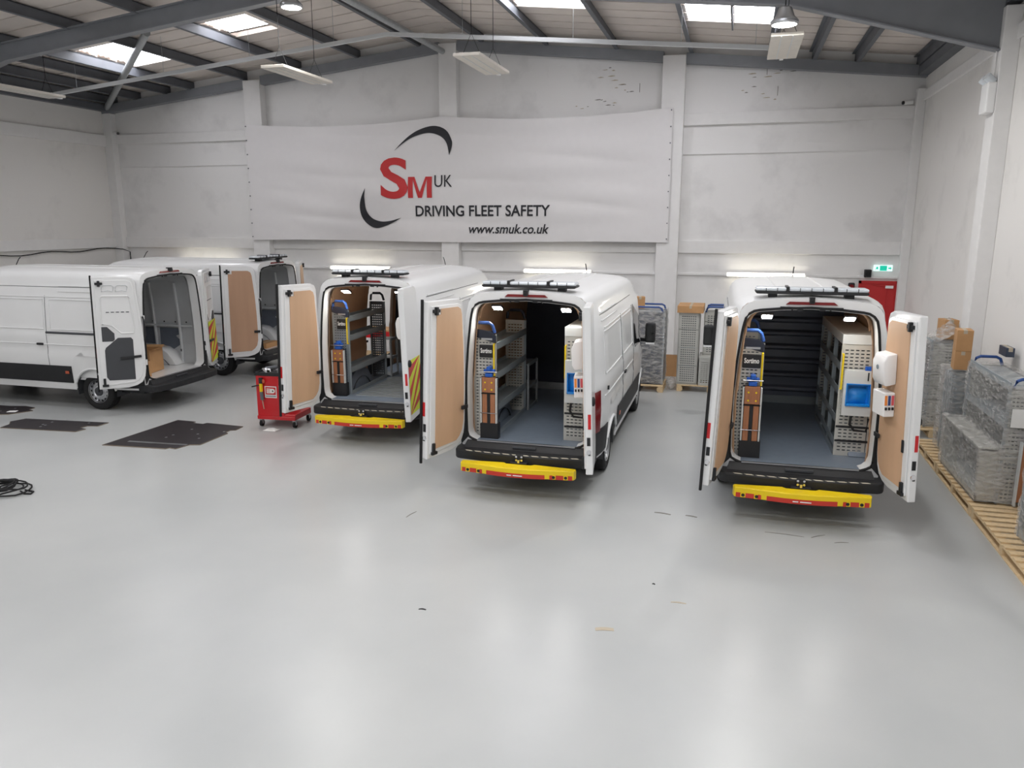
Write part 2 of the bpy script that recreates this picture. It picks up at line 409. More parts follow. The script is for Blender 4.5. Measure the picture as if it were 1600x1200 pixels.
def bay_lamp(x, y, z, label, grp='high bay lamps', k=1.0):
    t = thing('high_bay_lamp', label, 'lamp', (x, y, z), 0, grp)
    MB().lathe([(.17, -.02), (.19, .0), (.19, .03), (.13, .09), (.09, .2), (.05, .22), (0, .22)], 24, ax='z').build('housing', 'steel', t, smooth=True)
    MB().lathe([(0, -.021), (.165, -.021)], 24, ax='z').build('diffuser', 'bay_on', t)
    MB().cyl((0, 0, .22), (0, 0, zroof(x)-z-.02), .008, 6).build('cord', 'rubber', t)
    l = bpy.data.lights.new('bay_light', 'AREA'); l.shape = 'DISK'; l.size = .36; l.energy = BAY_W*k; l.color = (1, .985, .965)
    lo = link('bay_light', l, t, (0, 0, -.05))
bay_lamp(-7.55, 12.6, 7.05, 'lit round bay lamp on the ridge side of the left roof slope', k=1.5)
bay_lamp(.45, 12.2, 6.17, 'lit bay lamp hanging by the radiant panel on the right roof slope', k=1.5)
for yy in (6.6, .6, -5.4):
    for xx in (-14.2, -8.25, -3.6, .9): bay_lamp(xx, yy, 6.35, 'lit bay lamp in the rows over the open floor', 'bay lamps over the open floor', .5 if xx < -10 else .75)

def batten(x0, x1, label):
    t = thing('batten_light', label, 'light', ((x0+x1)/2, YB-.055, 2.25), 0, 'wall batten lights'); h = (x1-x0)/2
    MB().box(-h, h, -.05, 0, -.04, .05).build('tray', 'white_plastic', t)
    MB().cyl((-h+.02, -.08, .0), (h-.02, -.08, 0), .04, 12).build('tube', 'tube_on', t, smooth=True)
    for s in (-1, 1): MB().box(s*h-.03, s*h+.03, -.11, -.04, -.035, .035).build('end_cap', 'white_plastic', t)
batten(-15.4, -13.5, 'lit tube light on the wall left of the banner')
batten(-10.55, -8.8, 'lit tube light on the wall below the left half of the banner')
batten(-5.14, -3.42, 'lit tube light on the wall below the right half of the banner')
batten(-.22, 1.52, 'lit tube light on the wall near the red door')

# banner
def ban_y(x, z):
    u = (x+12.8)/11.2; v = (z-3.0)/3.0
    e = min(1, 6*u, 6*(1-u))*min(1, 5*v+.2, 5*(1-v)+.2)
    s = .03*math.sin(9*(v+1.2*(u-.5)**2)+3*u)+.02*math.sin(26*v+9*u+3*math.sin(5*u))*(.3+2*abs(u-.5))
    return YB-.30-.012-e*abs(s)
bt = thing('banner', 'wide white cloth banner with red and black lettering on the gable wall', 'banner', (-7.2, YB-.3, 3.0))
def sag(u): return .15*abs(math.sin(u*2*math.pi))**.8
m = MB()
def bfn(u, v):
    x = lerp(-12.8, -1.59, u); zt = 6.01-sag(u)*1.0; zb = 2.97+.02*math.sin(u*9); z = lerp(zb, zt, v)
    return (x+7.2, ban_y(x, z)-(YB-.3), z-3.0)
m.grid(bfn, 150, 50); m.build('cloth', 'banner', bt, smooth=True, solid=.006)
def printed(mb, name, mt, x, z):
    mb.v = [(p[0]+x+7.2, ban_y(p[0]+x, p[2]+z)-(YB-.3)-.016, p[2]+z-3.0) for p in mb.v]
    mb.build(name, mt, bt)
def fit_text(body, x0, x1, z0, z1, shear=0, bold=0):
    mb = text_mb(body, 1, shear=shear, bold=bold)
    ax = [p[0] for p in mb.v]; az = [p[2] for p in mb.v]
    a, b, c, d = min(ax), max(ax), min(az), max(az)
    mb.v = [((p[0]-a)/(b-a)*(x1-x0)+x0, 0, (p[2]-c)/(d-c)*(z1-z0)+z0) for p in mb.v]
    return mb
for body, rc, mt, sh, bo in (('S', (-8.89, -8.13, 4.03, 5.05), 'ink_red', 0, .02),
                             ('UK', (-7.41, -6.94, 4.31, 4.6), 'ink_black', 0, 0), ('DRIVING FLEET SAFETY', (-7.94, -4.42, 3.59, 3.86), 'ink_black', 0, .018),
                             ('www.smuk.co.uk', (-6.51, -4.45, 3.17, 3.4), 'ink_black', .25, .015)):
    printed(fit_text(body, *rc, shear=sh, bold=bo), 'lettering', mt, 0, 0)
mm_ = MB(); w_, h_, k_ = .65, .52, .135
for q in ([(0, 0), (k_, 0), (k_, h_), (0, h_)], [(w_-k_, 0), (w_, 0), (w_, h_), (w_-k_, h_)], [(k_-.02, h_), (.04+k_, h_), (w_/2+.055, 0), (w_/2-.055, 0)], [(w_-k_-.04, h_), (w_-k_+.02, h_), (w_/2+.055, 0), (w_/2-.055, 0)]):
    mm_.grid(lambda u, v: (lerp(lerp(q[0][0], q[1][0], u), lerp(q[3][0], q[2][0], u), v), 0, lerp(lerp(q[0][1], q[1][1], u), lerp(q[3][1], q[2][1], u), v)), 3, 14)
printed(mm_, 'lettering', 'ink_red', -8.13, 4.05)
def catmull(P, n=6):
    P = [P[0]]+P+[P[-1]]; out = []
    for i in range(1, len(P)-2):
        for k in range(n):
            t = k/n; a, b, c, d = P[i-1:i+3]
            out.append(tuple(.5*(2*b[j]+(c[j]-a[j])*t+(2*a[j]-5*b[j]+4*c[j]-d[j])*t*t+(3*b[j]-a[j]-3*c[j]+d[j])*t**3) for j in range(2)))
    return out+[P[-2]]
def swoosh(o, i):
    co, ci = catmull(o, 8), catmull(i, 8); n = 48
    def at(c, t):
        f = t*(len(c)-1); k = min(int(f), len(c)-2); return [lerp(c[k][j], c[k+1][j], f-k) for j in range(2)]
    m = MB(); A = [at(co, k/n) for k in range(n+1)]; B = [at(ci, k/n) for k in range(n+1)]
    m.add([(p[0], 0, p[1]) for p in A+B], [(k, k+1, n+2+k, n+1+k) for k in range(n)]); printed(m, 'swoosh', 'ink_black', 0, 0)
swoosh([(-8.48, 5.21), (-8.06, 5.57), (-7.71, 5.73), (-7.37, 5.78), (-7.09, 5.68), (-6.94, 5.45), (-6.92, 5.3), (-7.0, 5.07)],
       [(-8.48, 5.21), (-8.07, 5.48), (-7.72, 5.60), (-7.46, 5.61), (-7.21, 5.52), (-7.06, 5.35), (-7.0, 5.07)])
swoosh([(-9.32, 4.31), (-9.46, 4.05), (-9.5, 3.81), (-9.42, 3.53), (-9.21, 3.35), (-8.99, 3.3), (-8.66, 3.4), (-8.34, 3.56)],
       [(-9.32, 4.31), (-9.36, 4.05), (-9.32, 3.76), (-9.17, 3.56), (-8.93, 3.47), (-8.66, 3.48), (-8.34, 3.56)])
for k in range(9):
    for x in (-12.77, -1.62):
        MB().box(x-.012, x+.012, YB-.335, YB-.31, 3.05+k*.36, 3.075+k*.36).build('eyelet', 'steel_dark', bt, loc=(7.2, -(YB-.3), -3.0))

# red door, exit sign, alarms, cameras, emergency light
d1 = struct(link('door_1', None, None, (3.08, YB, 0)))
MB().box(-.36, .36, -.05, 0, 0.01, 2.1).build('leaf', 'red_door', d1, bevel=.004)
m = MB(); m.box(-.41, -.36, -.07, 0, 0, 2.16); m.box(.36, .385, -.07, 0, 0, 2.16); m.box(-.41, .385, -.07, 0, 2.1, 2.16); m.build('frame', 'red_door', d1)
MB().box(.14, .3, -.1, -.05, 2.0, 2.06).build('door_closer', 'white_plastic', d1, bevel=.005)
MB().bar((.22, -.09, 2.04), (-.12, -.07, 2.08), .02, .012).build('closer_arm', 'red_door', d1)
MB().box(.16, .175, -.062, -.05, .9, 1.95).build('push_bar', 'red_door', d1)
es = thing('exit_sign', 'green and white lit emergency exit sign above the red door', 'sign', (3.14, YB, 2.38))
MB().box(-.19, .19, -.07, 0, 0, .13).build('box', 'exit_white', es, bevel=.004)
MB().box(-.07, .075, -.073, -.07, .01, .12).build('green_field', 'exit_green', es)
m = MB(); m.prism([(.10, .05), (.14, .05), (.14, .03), (.17, .065), (.14, .1), (.14, .08), (.10, .08)], -.073, -.07); m.build('arrow', 'exit_green', es)
m = MB(); m.prism([(-.165, .02), (-.13, .05), (-.12, .03), (-.1, .06), (-.115, .1), (-.14, .09), (-.15, .06)], -.073, -.07); m.build('running_figure', 'exit_green', es)
MB().cyl((.0, -.02, .13), (0, -.02, .36), .008, 6).build('conduit', 'wall_trim', es)
sp = thing('wall_speaker', 'small black box speaker on the wall beside the exit sign', 'speaker', (2.83, YB, 2.24))
MB().box(-.07, .07, -.14, -.01, 0, .17).build('body', 'black_plastic', sp, bevel=.01)
MB().cyl((-.07, -.04, .03), (-.16, -.01, .02), .014, 8).build('bracket', 'steel', sp)
MB().lathe([(0, -.147), (.05, -.147), (.055, -.14)], 16, c=(0, 0, .08)).build('cone', 'rubber', sp)
sp.children[-1].data.transform(Matrix.Rotation(R(90), 4, 'Z') @ Matrix.Translation((0, 0, 0)))
sp.children[-1].data.transform(Matrix.Translation((.0, 0, 0)))
ab = thing('alarm_sounder', 'round dark alarm sounder beside the top of the red door', 'alarm', (2.52, YB, 2.02))
MB().box(-.07, .07, -.08, 0, -.09, .09).build('body', 'black_plastic', ab, bevel=.03)
MB().lathe([(.055, -.08), (.05, -.095), (0, -.095)], 16).build('lens', 'red_lens', ab)
ab.children[-1].data.transform(Matrix.Rotation(R(90), 4, 'Z'))
def cctv(loc, s, label):
    t = thing('security_camera', label, 'camera', loc)
    MB().cyl((s*.08, 0, .0), (s*.08, -.12, .0), .03, 10).build('bracket', 'white_plastic', t)
    MB().cyl((s*.1, -.12, .0), (-s*.08, -.2, -.02), .045, 14).build('body', 'white_plastic', t, smooth=True)
    MB().cyl((-s*.08, -.2, -.02), (-s*.1, -.21, -.022), .038, 14).build('lens', 'glass_dark', t)
cctv((3.28, YB, 5.94), 1, 'white security camera high on the gable wall near the right corner')
cctv((-17.1, YB, 5.92), -1, 'white security camera high in the corner left of the banner')
el = thing('emergency_light', 'white twin-head emergency light high on the right wall pillar', 'light', (XRW-.22, 13.16, 4.98))
MB().box(-.12, 0, -.16, .16, 0, .42).build('box', 'white_plastic', el, bevel=.02)
for s in (-1, 1): MB().cyl((-.04, s*.09, .42), (-.14, s*.12, .5), .06, 12).build('lamp_head', 'lamp_clear', el, smooth=True)
MB().cyl((-.02, 0, .42), (-.02, 0, .9), .012, 6).build('conduit', 'wall_trim', el)

# ------------------------------------------------------------------ vans
ZT = 2.62
FULL = [(.36, .945), (.5, .965), (.8, .985), (1.02, .998), (1.1, .985), (1.16, .982), (1.3, .99), (1.42, .985), (1.46, .972), (1.9, .942), (2.12, .918), (2.16, .905), (2.22, .90), (2.36, .865)]
ROOF = [(.865, 2.36), (.853, 2.44), (.825, 2.50), (.775, 2.545), (.69, 2.575), (.5, 2.597), (.25, 2.612), (0, 2.62)]
def ztop(y): return interp([(-.1, 2.585), (.25, ZT), (3.55, ZT), (3.85, 2.57), (4.05, 2.47), (4.55, 2.0), (4.95, 1.58), (5.1, 1.45), (5.45, 1.22), (5.6, 1.05), (5.66, .85)], y)
def xs(y): return interp([(-.1, .895), (-.02, .912), (.1, .94), (.35, .985), (.7, 1), (4.4, 1), (4.9, .965), (5.3, .9), (5.55, .8), (5.66, .66)], y)
ARCH = (1.03, 4.67); AR = .445; WZ = .35
def zbot(y):
    z = .42 if y < .9 else .37
    for a in ARCH:
        if abs(y-a) < AR: z = max(z, WZ+math.sqrt(AR*AR-(y-a)**2))
    return z
def zmap(y, z):
    zb = 1.0; k = ztop(y)
    if k >= ZT: return z
    if k > 2.3:
        return z if z < 2.2 else 2.2+(z-2.2)*(k-2.2)/(ZT-2.2)
    zb = min(1.0, k*.75)
    return z if z < zb else zb+(z-zb)*(k-zb)/(ZT-zb)
def sidex(y, z):   # half width at station y, (unmapped) height z
    return interp(FULL, z)*xs(y)
def section(y, ns=22, inset=0, z0=None):
    zb = zbot(y) if z0 is None else z0
    lv = [.5, .8, 1.02, 1.1, 1.16, 1.3, 1.42, 1.46, 1.6, 1.75, 1.9, 2.02, 2.12, 2.16, 2.22, 2.3]
    zz = [zb+(v-.36)/(2.36-.36)*(2.36-zb) if v < 1.0 else max(v, zb+.001*i) for i, v in enumerate([.36]+lv)]
    pts = [(sidex(y, z)-inset, zmap(y, z)) for z in zz]
    pts += [((x*xs(y)-inset*(1 if x > .3 else x/.3)), zmap(y, z)-inset) for x, z in ROOF]
    return pts
def loop_half(pts):  # polar resample helper
    return pts
def polar(poly, n, c=(0, 1.5)):
    out = []
    for k in range(n):
        a = -math.pi/2+math.pi*k/(n-1); dx, dz = math.cos(a), math.sin(a); best = None
        for (p, q) in zip(poly, poly[1:]):
            x1, z1 = p[0]-c[0], p[1]-c[1]; ex, ez = q[0]-p[0], q[1]-p[1]; den = dx*ez-dz*ex
            if abs(den) < 1e-9: continue
            t = (x1*ez-z1*ex)/den; u = (x1*dz-z1*dx)/den
            if t > 0 and -.001 <= u <= 1.001 and (best is None or t > best): best = t
        out.append((dx*best, c[1]+dz*best))
    return out
APER = [(0, .6), (.64, .6)]+[(x, z) for x, z in arc(.64, .75, .15, -90, 0, 6)][1:]+[(.795, 1.2), (.79, 1.5), (.765, 1.85), (.725, 2.22)]+[(x, z) for x, z in arc(.555, 2.27, .16, 0, 90, 6)]+[(.3, 2.455), (0, 2.47)]
NA = 60
AP = polar(APER, NA)
rear = section(-.02)
OUT = polar([(0, .44), (.86, .44)]+[p for p in rear if p[1] > .45], NA)
def mirror_ring(h): return h+[(-x, z) for x, z in h[::-1]]
WHEEL = {}
def wheel_meshes():
    t = MB(); t.lathe([(.2, -.10), (.26, -.115), (.31, -.115), (.342, -.095), (.35, -.06), (.35, .06), (.342, .095), (.31, .115), (.26, .115), (.2, .10)], 40)
    r = MB(); r.lathe([(.225, .10), (.215, .112), (.205, .09), (.19, .06), (.165, .075), (.13, .085), (.115, .07), (.09, .075), (.06, .09), (0, .092)], 36); r.lathe([(.225, .1), (.215, -.1), (0, -.1)], 36)
    c = MB(); c.lathe([(.085, .078), (.08, .1), (.06, .108), (0, .11)], 24)
    h = MB()
    for k in range(14):
        a = 2*math.pi*k/14; h.cyl((.06, .178*math.cos(a), .178*math.sin(a)), (.079, .178*math.cos(a), .178*math.sin(a)), .017, 8)
    WHEEL.update(tyre=t.mesh('tyre', 'rubber', smooth=True), rim=r.mesh('rim', 'steel', smooth=True), cap=c.mesh('hub_cap', 'grey_plastic', smooth=True), holes=h.mesh('rim_holes', 'black_plastic'))
wheel_meshes()
def chevrons(mb0, mb1, x0, x1, z0, z1, y, flip=1, band=.17):
    """diagonal stripes clipped to a rectangle in the plane y"""
    w = x1-x0; n = int((z1-z0+w)/band)+3
    for k in range(-2, n):
        zl = z0-w+k*band; poly = []
        q = [(x0, zl), (x1, zl+w*flip), (x1, zl+w*flip+band), (x0, zl+band)] if flip > 0 else [(x0, zl+w), (x1, zl), (x1, zl+band), (x0, zl+w+band)]
        q = [(a, min(max(b, z0), z1)) for a, b in q]
        if abs(q[0][1]-q[3][1])+abs(q[1][1]-q[2][1]) < 1e-4: continue
        (mb0 if k % 2 else mb1).add([(a, y, b) for a, b in q], [(0, 1, 2, 3)])
class Van: pass
def vpt(van, x, y, z=0):
    c, s = math.cos(van.yaw), math.sin(van.yaw)
    return (van.x+x*c-y*s, van.y+x*s+y*c, z)
def make_door(van, side, ang, ply='ply', bare=False, chev=False, strap=True):
    """side -1 = left, +1 = right; mesh u axis runs from hinge to free edge"""
    s = -side
    def X(u): return u*s
    P = [(.775, .5), (.775, 2.50), (.20, 2.50), (.12, 2.47), (.085, 2.4), (.07, 2.2), (.035, 1.85), (.005, 1.4), (0, 1.1), (0, .85), (.02, .70), (.07, .6), (.16, .545), (.3, .51)]
    d = MB().prism([(X(u), z) for u, z in P], 0, -.085).build('rear_door', 'van_white', van.root, (side*.865, -.03, 0), (0, 0, side*R(ang)), bevel=.012)
    if ang > 150: d.location = (side*.925, -.075, 0)
    d.rotation_euler = (Matrix.Rotation(-side*R(2.0), 3, 'Y') @ Matrix.Rotation(side*R(ang), 3, 'Z')).to_euler()
    d['label'] = ('left' if side < 0 else 'right')+' rear door swung open'
    # inner frame lip
    I = [(.73, .56), (.73, 2.44), (.22, 2.44), (.15, 2.41), (.125, 2.33), (.11, 2.18), (.08, 1.85), (.05, 1.4), (.045, 1.1), (.045, .85), (.07, .72), (.12, .65), (.2, .6)]
    MB().prism([(X(u), z) for u, z in I], 0, .018).build('inner_frame', 'van_white', d, bevel=.006)
    if not bare:
        W = [(.64, .62), (.64, 2.33), (.56, 2.33), (.56, 2.40), (.23, 2.40), (.175, 2.37), (.15, 2.30), (.135, 2.15), (.105, 1.85), (.08, 1.4), (.075, 1.1), (.075, .88), (.10, .76), (.15, .69), (.22, .64)]
        MB().prism([(X(u), z) for u, z in W], .018, .028).build('ply_panel', ply, d)
        MB().box(min(X(.62), X(.66)), max(X(.62), X(.66)), .02, .034, 1.02, 1.16).build('inner_handle', 'black_plastic', d, bevel=.006) if side > 0 else None
    else:
        # bare pressed door: recesses and grey covers
        m = MB(); m.prism([(X(u), z) for u, z in [(.64, .72), (.60, .66), (.18, .66), (.18, 1.38), (.21, 1.42), (.42, 1.42), (.62, 1.25), (.64, 1.2)]], .018, .024); m.build('grey_cover', 'grey_plastic', d)
        m = MB(); m.prism([(X(u), z) for u, z in [(.67, 1.36), (.67, 1.62), (.58, 1.62), (.47, 1.50), (.47, 1.39), (.50, 1.36)]], .018, .024); m.build('grey_cover', 'grey_plastic', d)
        m = MB(); m.tube([(X(u), .02, z) for u, z in [(.66, 1.66), (.66, 2.12), (.63, 2.16), (.22, 2.16), (.19, 2.12), (.14, 1.62), (.16, 1.50), (.36, 1.50), (.5, 1.64)]], .012, 8, closed=True); m.build('pressed_rib', 'van_white', d, smooth=True)
        for k in (0, 1):
            m = MB(); u0 = .62-k*.22; m.tube([(X(u), .018, z) for u, z in [(u0, 2.24), (u0, 2.32), (u0-.03, 2.35), (u0-.16, 2.35), (u0-.19, 2.32), (u0-.17, 2.24), (u0-.1, 2.26)]], .008, 6, closed=True); m.build('pressed_rib', 'van_inner', d, smooth=True)
        for k in range(5): MB().box(min(X(.58-.08*k), X(.53-.08*k)), max(X(.58-.08*k), X(.53-.08*k)), .018, .022, 1.87, 1.885).build('slot', 'grey_plastic', d)
        MB().bar((X(.4), .035, 1.05), (X(.06), .045, 1.08), .03, .045).build('check_arm', 'black_plastic', d, bevel=.006)
    # free-edge furniture
    if side < 0: MB().box(min(X(.775), X(.805)), max(X(.775), X(.805)), -.10, -.07, .44, 2.52).build('edge_seal', 'rubber', d, bevel=.006)
    m = MB(); m.box(*sorted((X(.60), X(.72))), .018, .05, 2.36, 2.40); m.box(*sorted((X(.64), X(.68))), .018, .06, 2.33, 2.43); m.build('top_latch', 'black_plastic', d, bevel=.005)
    m = MB(); m.box(*sorted((X(.66), X(.70))), .018, .05, .57, .70); m.box(*sorted((X(.62), X(.72))), .018, .05, .55, .59); m.build('bottom_latch', 'black_plastic', d, bevel=.005)
    MB().box(*sorted((X(.7745), X(.778))), -.07, -.035, 1.06, 1.24).build('reflector', 'reflector', d)
    m = MB(); m.box(*sorted((X(.774), X(.781))), -.06, -.02, .86, .96); m.box(*sorted((X(.774), X(.781))), -.06, -.035, .74, .80); m.build('edge_catch', 'black_plastic', d)
    m = MB(); m.lathe([(.03, 0), (.026, .012), (0, .012)], 14); o = m.build('striker', 'chrome', d, (X(.775), -.04, .78), (0, 0, 0 if s > 0 else math.pi))
    if side > 0:
        m = MB(); m.lathe([(.055, 0), (.055, .02), (.03, .035), (0, .03)], 18); m.build('outer_handle', 'black_plastic', d, (X(.70), -.085, 1.38), (0, 0, R(-90)), smooth=True)
    for z in (.95, 1.75): MB().cyl((X(-.01), -.06, z-.05), (X(-.01), -.06, z+.05), .022, 10).build('hinge', 'van_white', d, smooth=True)
    if strap and not bare: MB().bar((X(.02), .045, 1.07), (X(.15), .06, 1.07), .03, .05).build('check_arm', 'black_plastic', d, bevel=.006)
    if chev:
        a, b = MB(), MB(); x0, x1 = sorted((X(.10), X(.74)))
        chevrons(a, b, x0, x1, .60, 1.42, -.0865, 1 if side > 0 else -1)
        if bare and side > 0: chevrons(a, b, *sorted((X(.10), X(.73))), .62, 1.45, .028, -1)
        a.build('chevron_stripes', 'chevron_red', d); b.build('chevron_stripes', 'chevron_yellow', d)
    return d
def light_bar(van):
    b = link('light_bar', None, van.root, (0, .18, 2.63))
    base = MB().prism([(-.60, 0), (-.625, .022), (-.61, .032), (.61, .032), (.625, .022), (.60, 0)], -.12, .12).build('base', 'black_plastic', b, bevel=.008)
    for a, c in ((-.615, -.27), (-.25, .25), (.27, .615)):
        MB().box(a, c, -.115, .115, .032, .075).build('lens', 'lamp_clear', b, bevel=.02)
    for k in range(9):
        x = -.5+k*.125; MB().box(x-.004, x+.004, -.117, .117, .032, .073).build('divider', 'grey_plastic', b)
    for x in (-.26, .26): MB().box(x-.018, x+.018, -.125, .125, .02, .088).build('clamp', 'black_plastic', b, bevel=.005)
    for x in (-.42, .42): MB().box(x-.05, x+.05, -.06, .06, -.05, .01).build('foot', 'black_plastic', b)
def make_van(name, label, x, y, yaw, ang=(105, 105), bare=False, bar=True, lining=True, chev=False, side_open=False, bulk='black', floor_m='load_floor', step=True, ply='ply'):
    van = Van(); van.x, van.y, van.yaw = x, y, R(yaw); van.bare = bare
    root = van.root = thing(name, label, 'van', (x, y, 0), R(yaw), 'white panel vans')
    # --- outer shell
    ys = sorted(set([-.02, 0, .03, .1, .2, .35, .5]+[ARCH[0]+AR*math.sin(R(a)) for a in range(-90, 91, 10)]+[ARCH[1]+AR*math.sin(R(a)) for a in range(-90, 91, 10)]
             + [1.7, 1.98, 2.0, 2.3, 2.6, 2.9, 3.25, 3.27, 3.5, 3.7, 3.85, 3.95, 4.05, 4.3, 4.55, 4.8, 4.95, 5.05, 5.1, 5.25, 5.35, 5.45, 5.53, 5.6, 5.64, 5.66]))
    secs = [section(q) for q in ys]; n = len(secs[0]); vv = []; ff = []
    for q, sc in zip(ys, secs): vv += [(px, q, pz) for px, pz in sc]+[(-px, q, pz) for px, pz in sc[-2::-1]]
    m2 = 2*n-1
    for i in range(len(ys)-1):
        for k in range(m2-1):
            if side_open and ys[i] >= 1.99 and ys[i+1] <= 3.26 and k >= n+7 and k < m2-2: continue
            ff.append((i*m2+k, i*m2+k+1, (i+1)*m2+k+1, (i+1)*m2+k))
    ff.append(tuple((len(ys)-1)*m2+k for k in range(m2)))
    sh = MB(); sh.add(vv, ff); sh.build('body_shell', 'van_white', root, smooth=True)
    def sx_(yy, z): return sidex(yy, z)
    def patch(nm, mt, side, q, off=.006, nu=6, nv=4):   # 4 corners (y,z): a b c d
        m = MB()
        def fn(u, v):
            yy = lerp(lerp(q[0][0], q[1][0], u), lerp(q[3][0], q[2][0], u), v); z = lerp(lerp(q[0][1], q[1][1], u), lerp(q[3][1], q[2][1], u), v)
            return (side*(sx_(yy, z)+off), yy, zmap(yy, z))
        m.grid(fn, nu, nv); return m.build(nm, mt, root, smooth=True, solid=.01)
    for sd in (-1, 1):
        for a, b in ((-.01, ARCH[0]-AR-.03), (ARCH[0]+AR+.03, ARCH[1]-AR-.03), (ARCH[1]+AR+.03, 5.5)):
            patch('side_cladding', 'black_plastic' if not (side_open and sd < 0 and 1.5 < a < 2) else 'black_plastic', sd, [(a, .5 if a > 1 else .46), (b, .5 if a > 1 else .46), (b, .82), (a, .82)], .014, 10, 4)
        patch('cab_window', 'glass_dark', sd, [(3.42, 1.40), (4.62, 1.36), (4.42, 1.75), (3.42, 2.12)], .006, 8, 6)
        if not (side_open and sd < 0):
            for (a, b, z0, z1) in ((.45, 1.9, 1.50, 2.05), (2.05, 3.2, 1.50, 2.05)):   # pressed side panels
                m = MB(); pts = [(a, z0), (b, z0), (b, z1), (a, z1)]
                path = [(lerp(p[0], q[0], t/5), lerp(p[1], q[1], t/5)) for p, q in zip(pts, pts[1:]+pts[:1]) for t in range(5)]
                m.tube([(sd*(sx_(yy, z)+.0), yy, z) for yy, z in path], .012, 6, closed=True); m.build('pressed_rib', 'van_white', root, smooth=True)
            for (a, b, z) in ((.4, 1.7, 2.2), (.4, 1.7, 2.3), (.35, 3.2, 1.22), (.5, 3.2, 2.10)):
                m = MB(); m.tube([(sd*(sx_(lerp(a, b, k/10), z)+.0), lerp(a, b, k/10), z) for k in range(11)], .011, 6); m.build('side_crease', 'van_white', root, smooth=True)
            for yy in (2.0, 3.26):   # door shut lines
                m = MB(); m.tube([(sd*(sx_(yy, .5+k*.09)+.001), yy, .5+k*.09) for k in range(19)], .005, 5); m.build('shut_line', 'grey_plastic', root)
            m = MB(); m.tube([(sd*(sx_(lerp(.35, 3.3, k/12), 2.28)+.001), lerp(.35, 3.3, k/12), 2.28) for k in range(13)], .005, 5); m.build('shut_line', 'grey_plastic', root)
            if sd < 0:
                m = MB(); m.tube([(sd*(sx_(lerp(.75, 2.0, k/8), 1.44)+.003), lerp(.75, 2.0, k/8), 1.44) for k in range(9)], .022, 6); m.build('slide_rail', 'grey_plastic', root)
        m = MB(); m.box(*sorted((sd*(.99), sd*1.02)), 2.06+.02, 2.2+.02, 1.2, 1.24); m.build('side_handle', 'black_plastic', root, bevel=.006)
        # flared wheel arch lips
        for a in ARCH:
            m = MB(); m.tube([(sd*(sx_(a+AR*math.sin(t), WZ+AR*math.cos(t))+.004), a+AR*math.sin(t), WZ+AR*math.cos(t)) for t in [R(-84+k*12) for k in range(15)]], .02, 6); m.build('arch_lip', 'van_white', root, smooth=True)
            wh = link('wheel', WHEEL['tyre'], root, (sd*.81, a, WZ), (0, 0, 0 if sd > 0 else math.pi))
            link('rim', WHEEL['rim'], wh); link('hub_cap', WHEEL['cap'], wh); link('rim_holes', WHEEL['holes'], wh)
            m = MB(); m.tube([(sd*x, a, WZ) for x in (.62, .93)], AR-.01, 28)
            m.f = m.f[:-1] if False else m.f; m2_ = MB()
            def wf_(u, v): t = R(-100+200*u); return (sd*lerp(.6, .93, v), a+(AR-.006)*math.sin(t), WZ+(AR-.006)*math.cos(t))
            m2_.grid(wf_, 16, 1); m2_.build('wheel_well', 'grey_plastic', root)
        patch('marker_lamp', 'amber', sd, [(1.55, .68), (1.63, .68), (1.63, .73), (1.55, .73)], .028, 1, 1)
        # tail lamp wraps the rear corner
        m = MB(); m.grid(lambda u, v: (sd*(sx_(lerp(-.01, .16, u), 1)+.012-.02*abs(v-.5)), lerp(-.035, .15, u), lerp(.80, 1.34, v)), 4, 6)
        m.grid(lambda u, v: (sd*lerp(.87, sx_(-.01, 1)+.012-.02*abs(v-.5), u), -.036, lerp(.80, 1.34, v)), 2, 6)
        m.build('tail_lamp', 'red_lens', root, smooth=True, weld=True)
        MB().box(*sorted((sd*.985, sd*1.005)), .48, .53, 1.28, 1.33).build('hinge_cover', 'black_plastic', root) if sd > 0 else None
        # mirrors
        mr = MB().box(*sorted((sd*1.06, sd*1.24)), 4.28, 4.42, 1.34, 1.70).build('door_mirror', 'black_plastic', root, bevel=.04, smooth=True)
        MB().box(*sorted((sd*1.08, sd*1.22)), 4.272, 4.28, 1.38, 1.66).build('mirror_glass', 'glass_dark', mr)
        MB().bar((sd*.95, 4.42, 1.38), (sd*1.12, 4.38, 1.38), .05, .06).build('mirror_arm', 'black_plastic', mr)
        MB().bar((sd*1.08, 4.30, 1.335), (sd*1.23, 4.30, 1.335), .06, .03).build('mirror_base', 'white_plastic', mr)
        # headlamps
        MB().grid(lambda u, v: (sd*lerp(.55, .80, u), lerp(5.60, 5.42, u)+.03-.05*v, lerp(.80, 1.02, v)), 4, 3).build('headlamp', 'lamp_clear', root, smooth=True)
    # windscreen, grille, front bumper
    m = MB(); m.grid(lambda u, v: ((u*2-1)*lerp(.80, .88, v)*xs(lerp(4.1, 4.98, v))*.98, lerp(4.1, 4.98, v), ztop(lerp(4.1, 4.98, v))+.012-.06*(u*2-1)**2*(1-.3*v)), 10, 8); m.build('windscreen', 'glass_dark', root, smooth=True)
    MB().box(-.5, .5, 5.63, 5.69, .62, .84).build('grille', 'black_plastic', root, bevel=.02)
    MB().box(-.82, .82, 5.50, 5.70, .30, .58).build('front_bumper', 'black_plastic', root, bevel=.05)
    MB().box(-.8, .8, .1, 5.5, .34, .56).build('underbody', 'black_plastic', root)
    # --- rear frame
    A, O = mirror_ring(AP), mirror_ring(OUT); k = len(A)
    m = MB(); m.add([(p[0], -.02, p[1]) for p in O]+[(p[0], -.032, p[1]) for p in A]+[(p[0]*.985, .14, p[1]) for p in A],
                    [(i, (i+1) % k, k+(i+1) % k, k+i) for i in range(k)]+[(k+i, k+(i+1) % k, 2*k+(i+1) % k, 2*k+i) for i in range(k)])
    m.build('rear_frame', 'van_white', root, smooth=True)
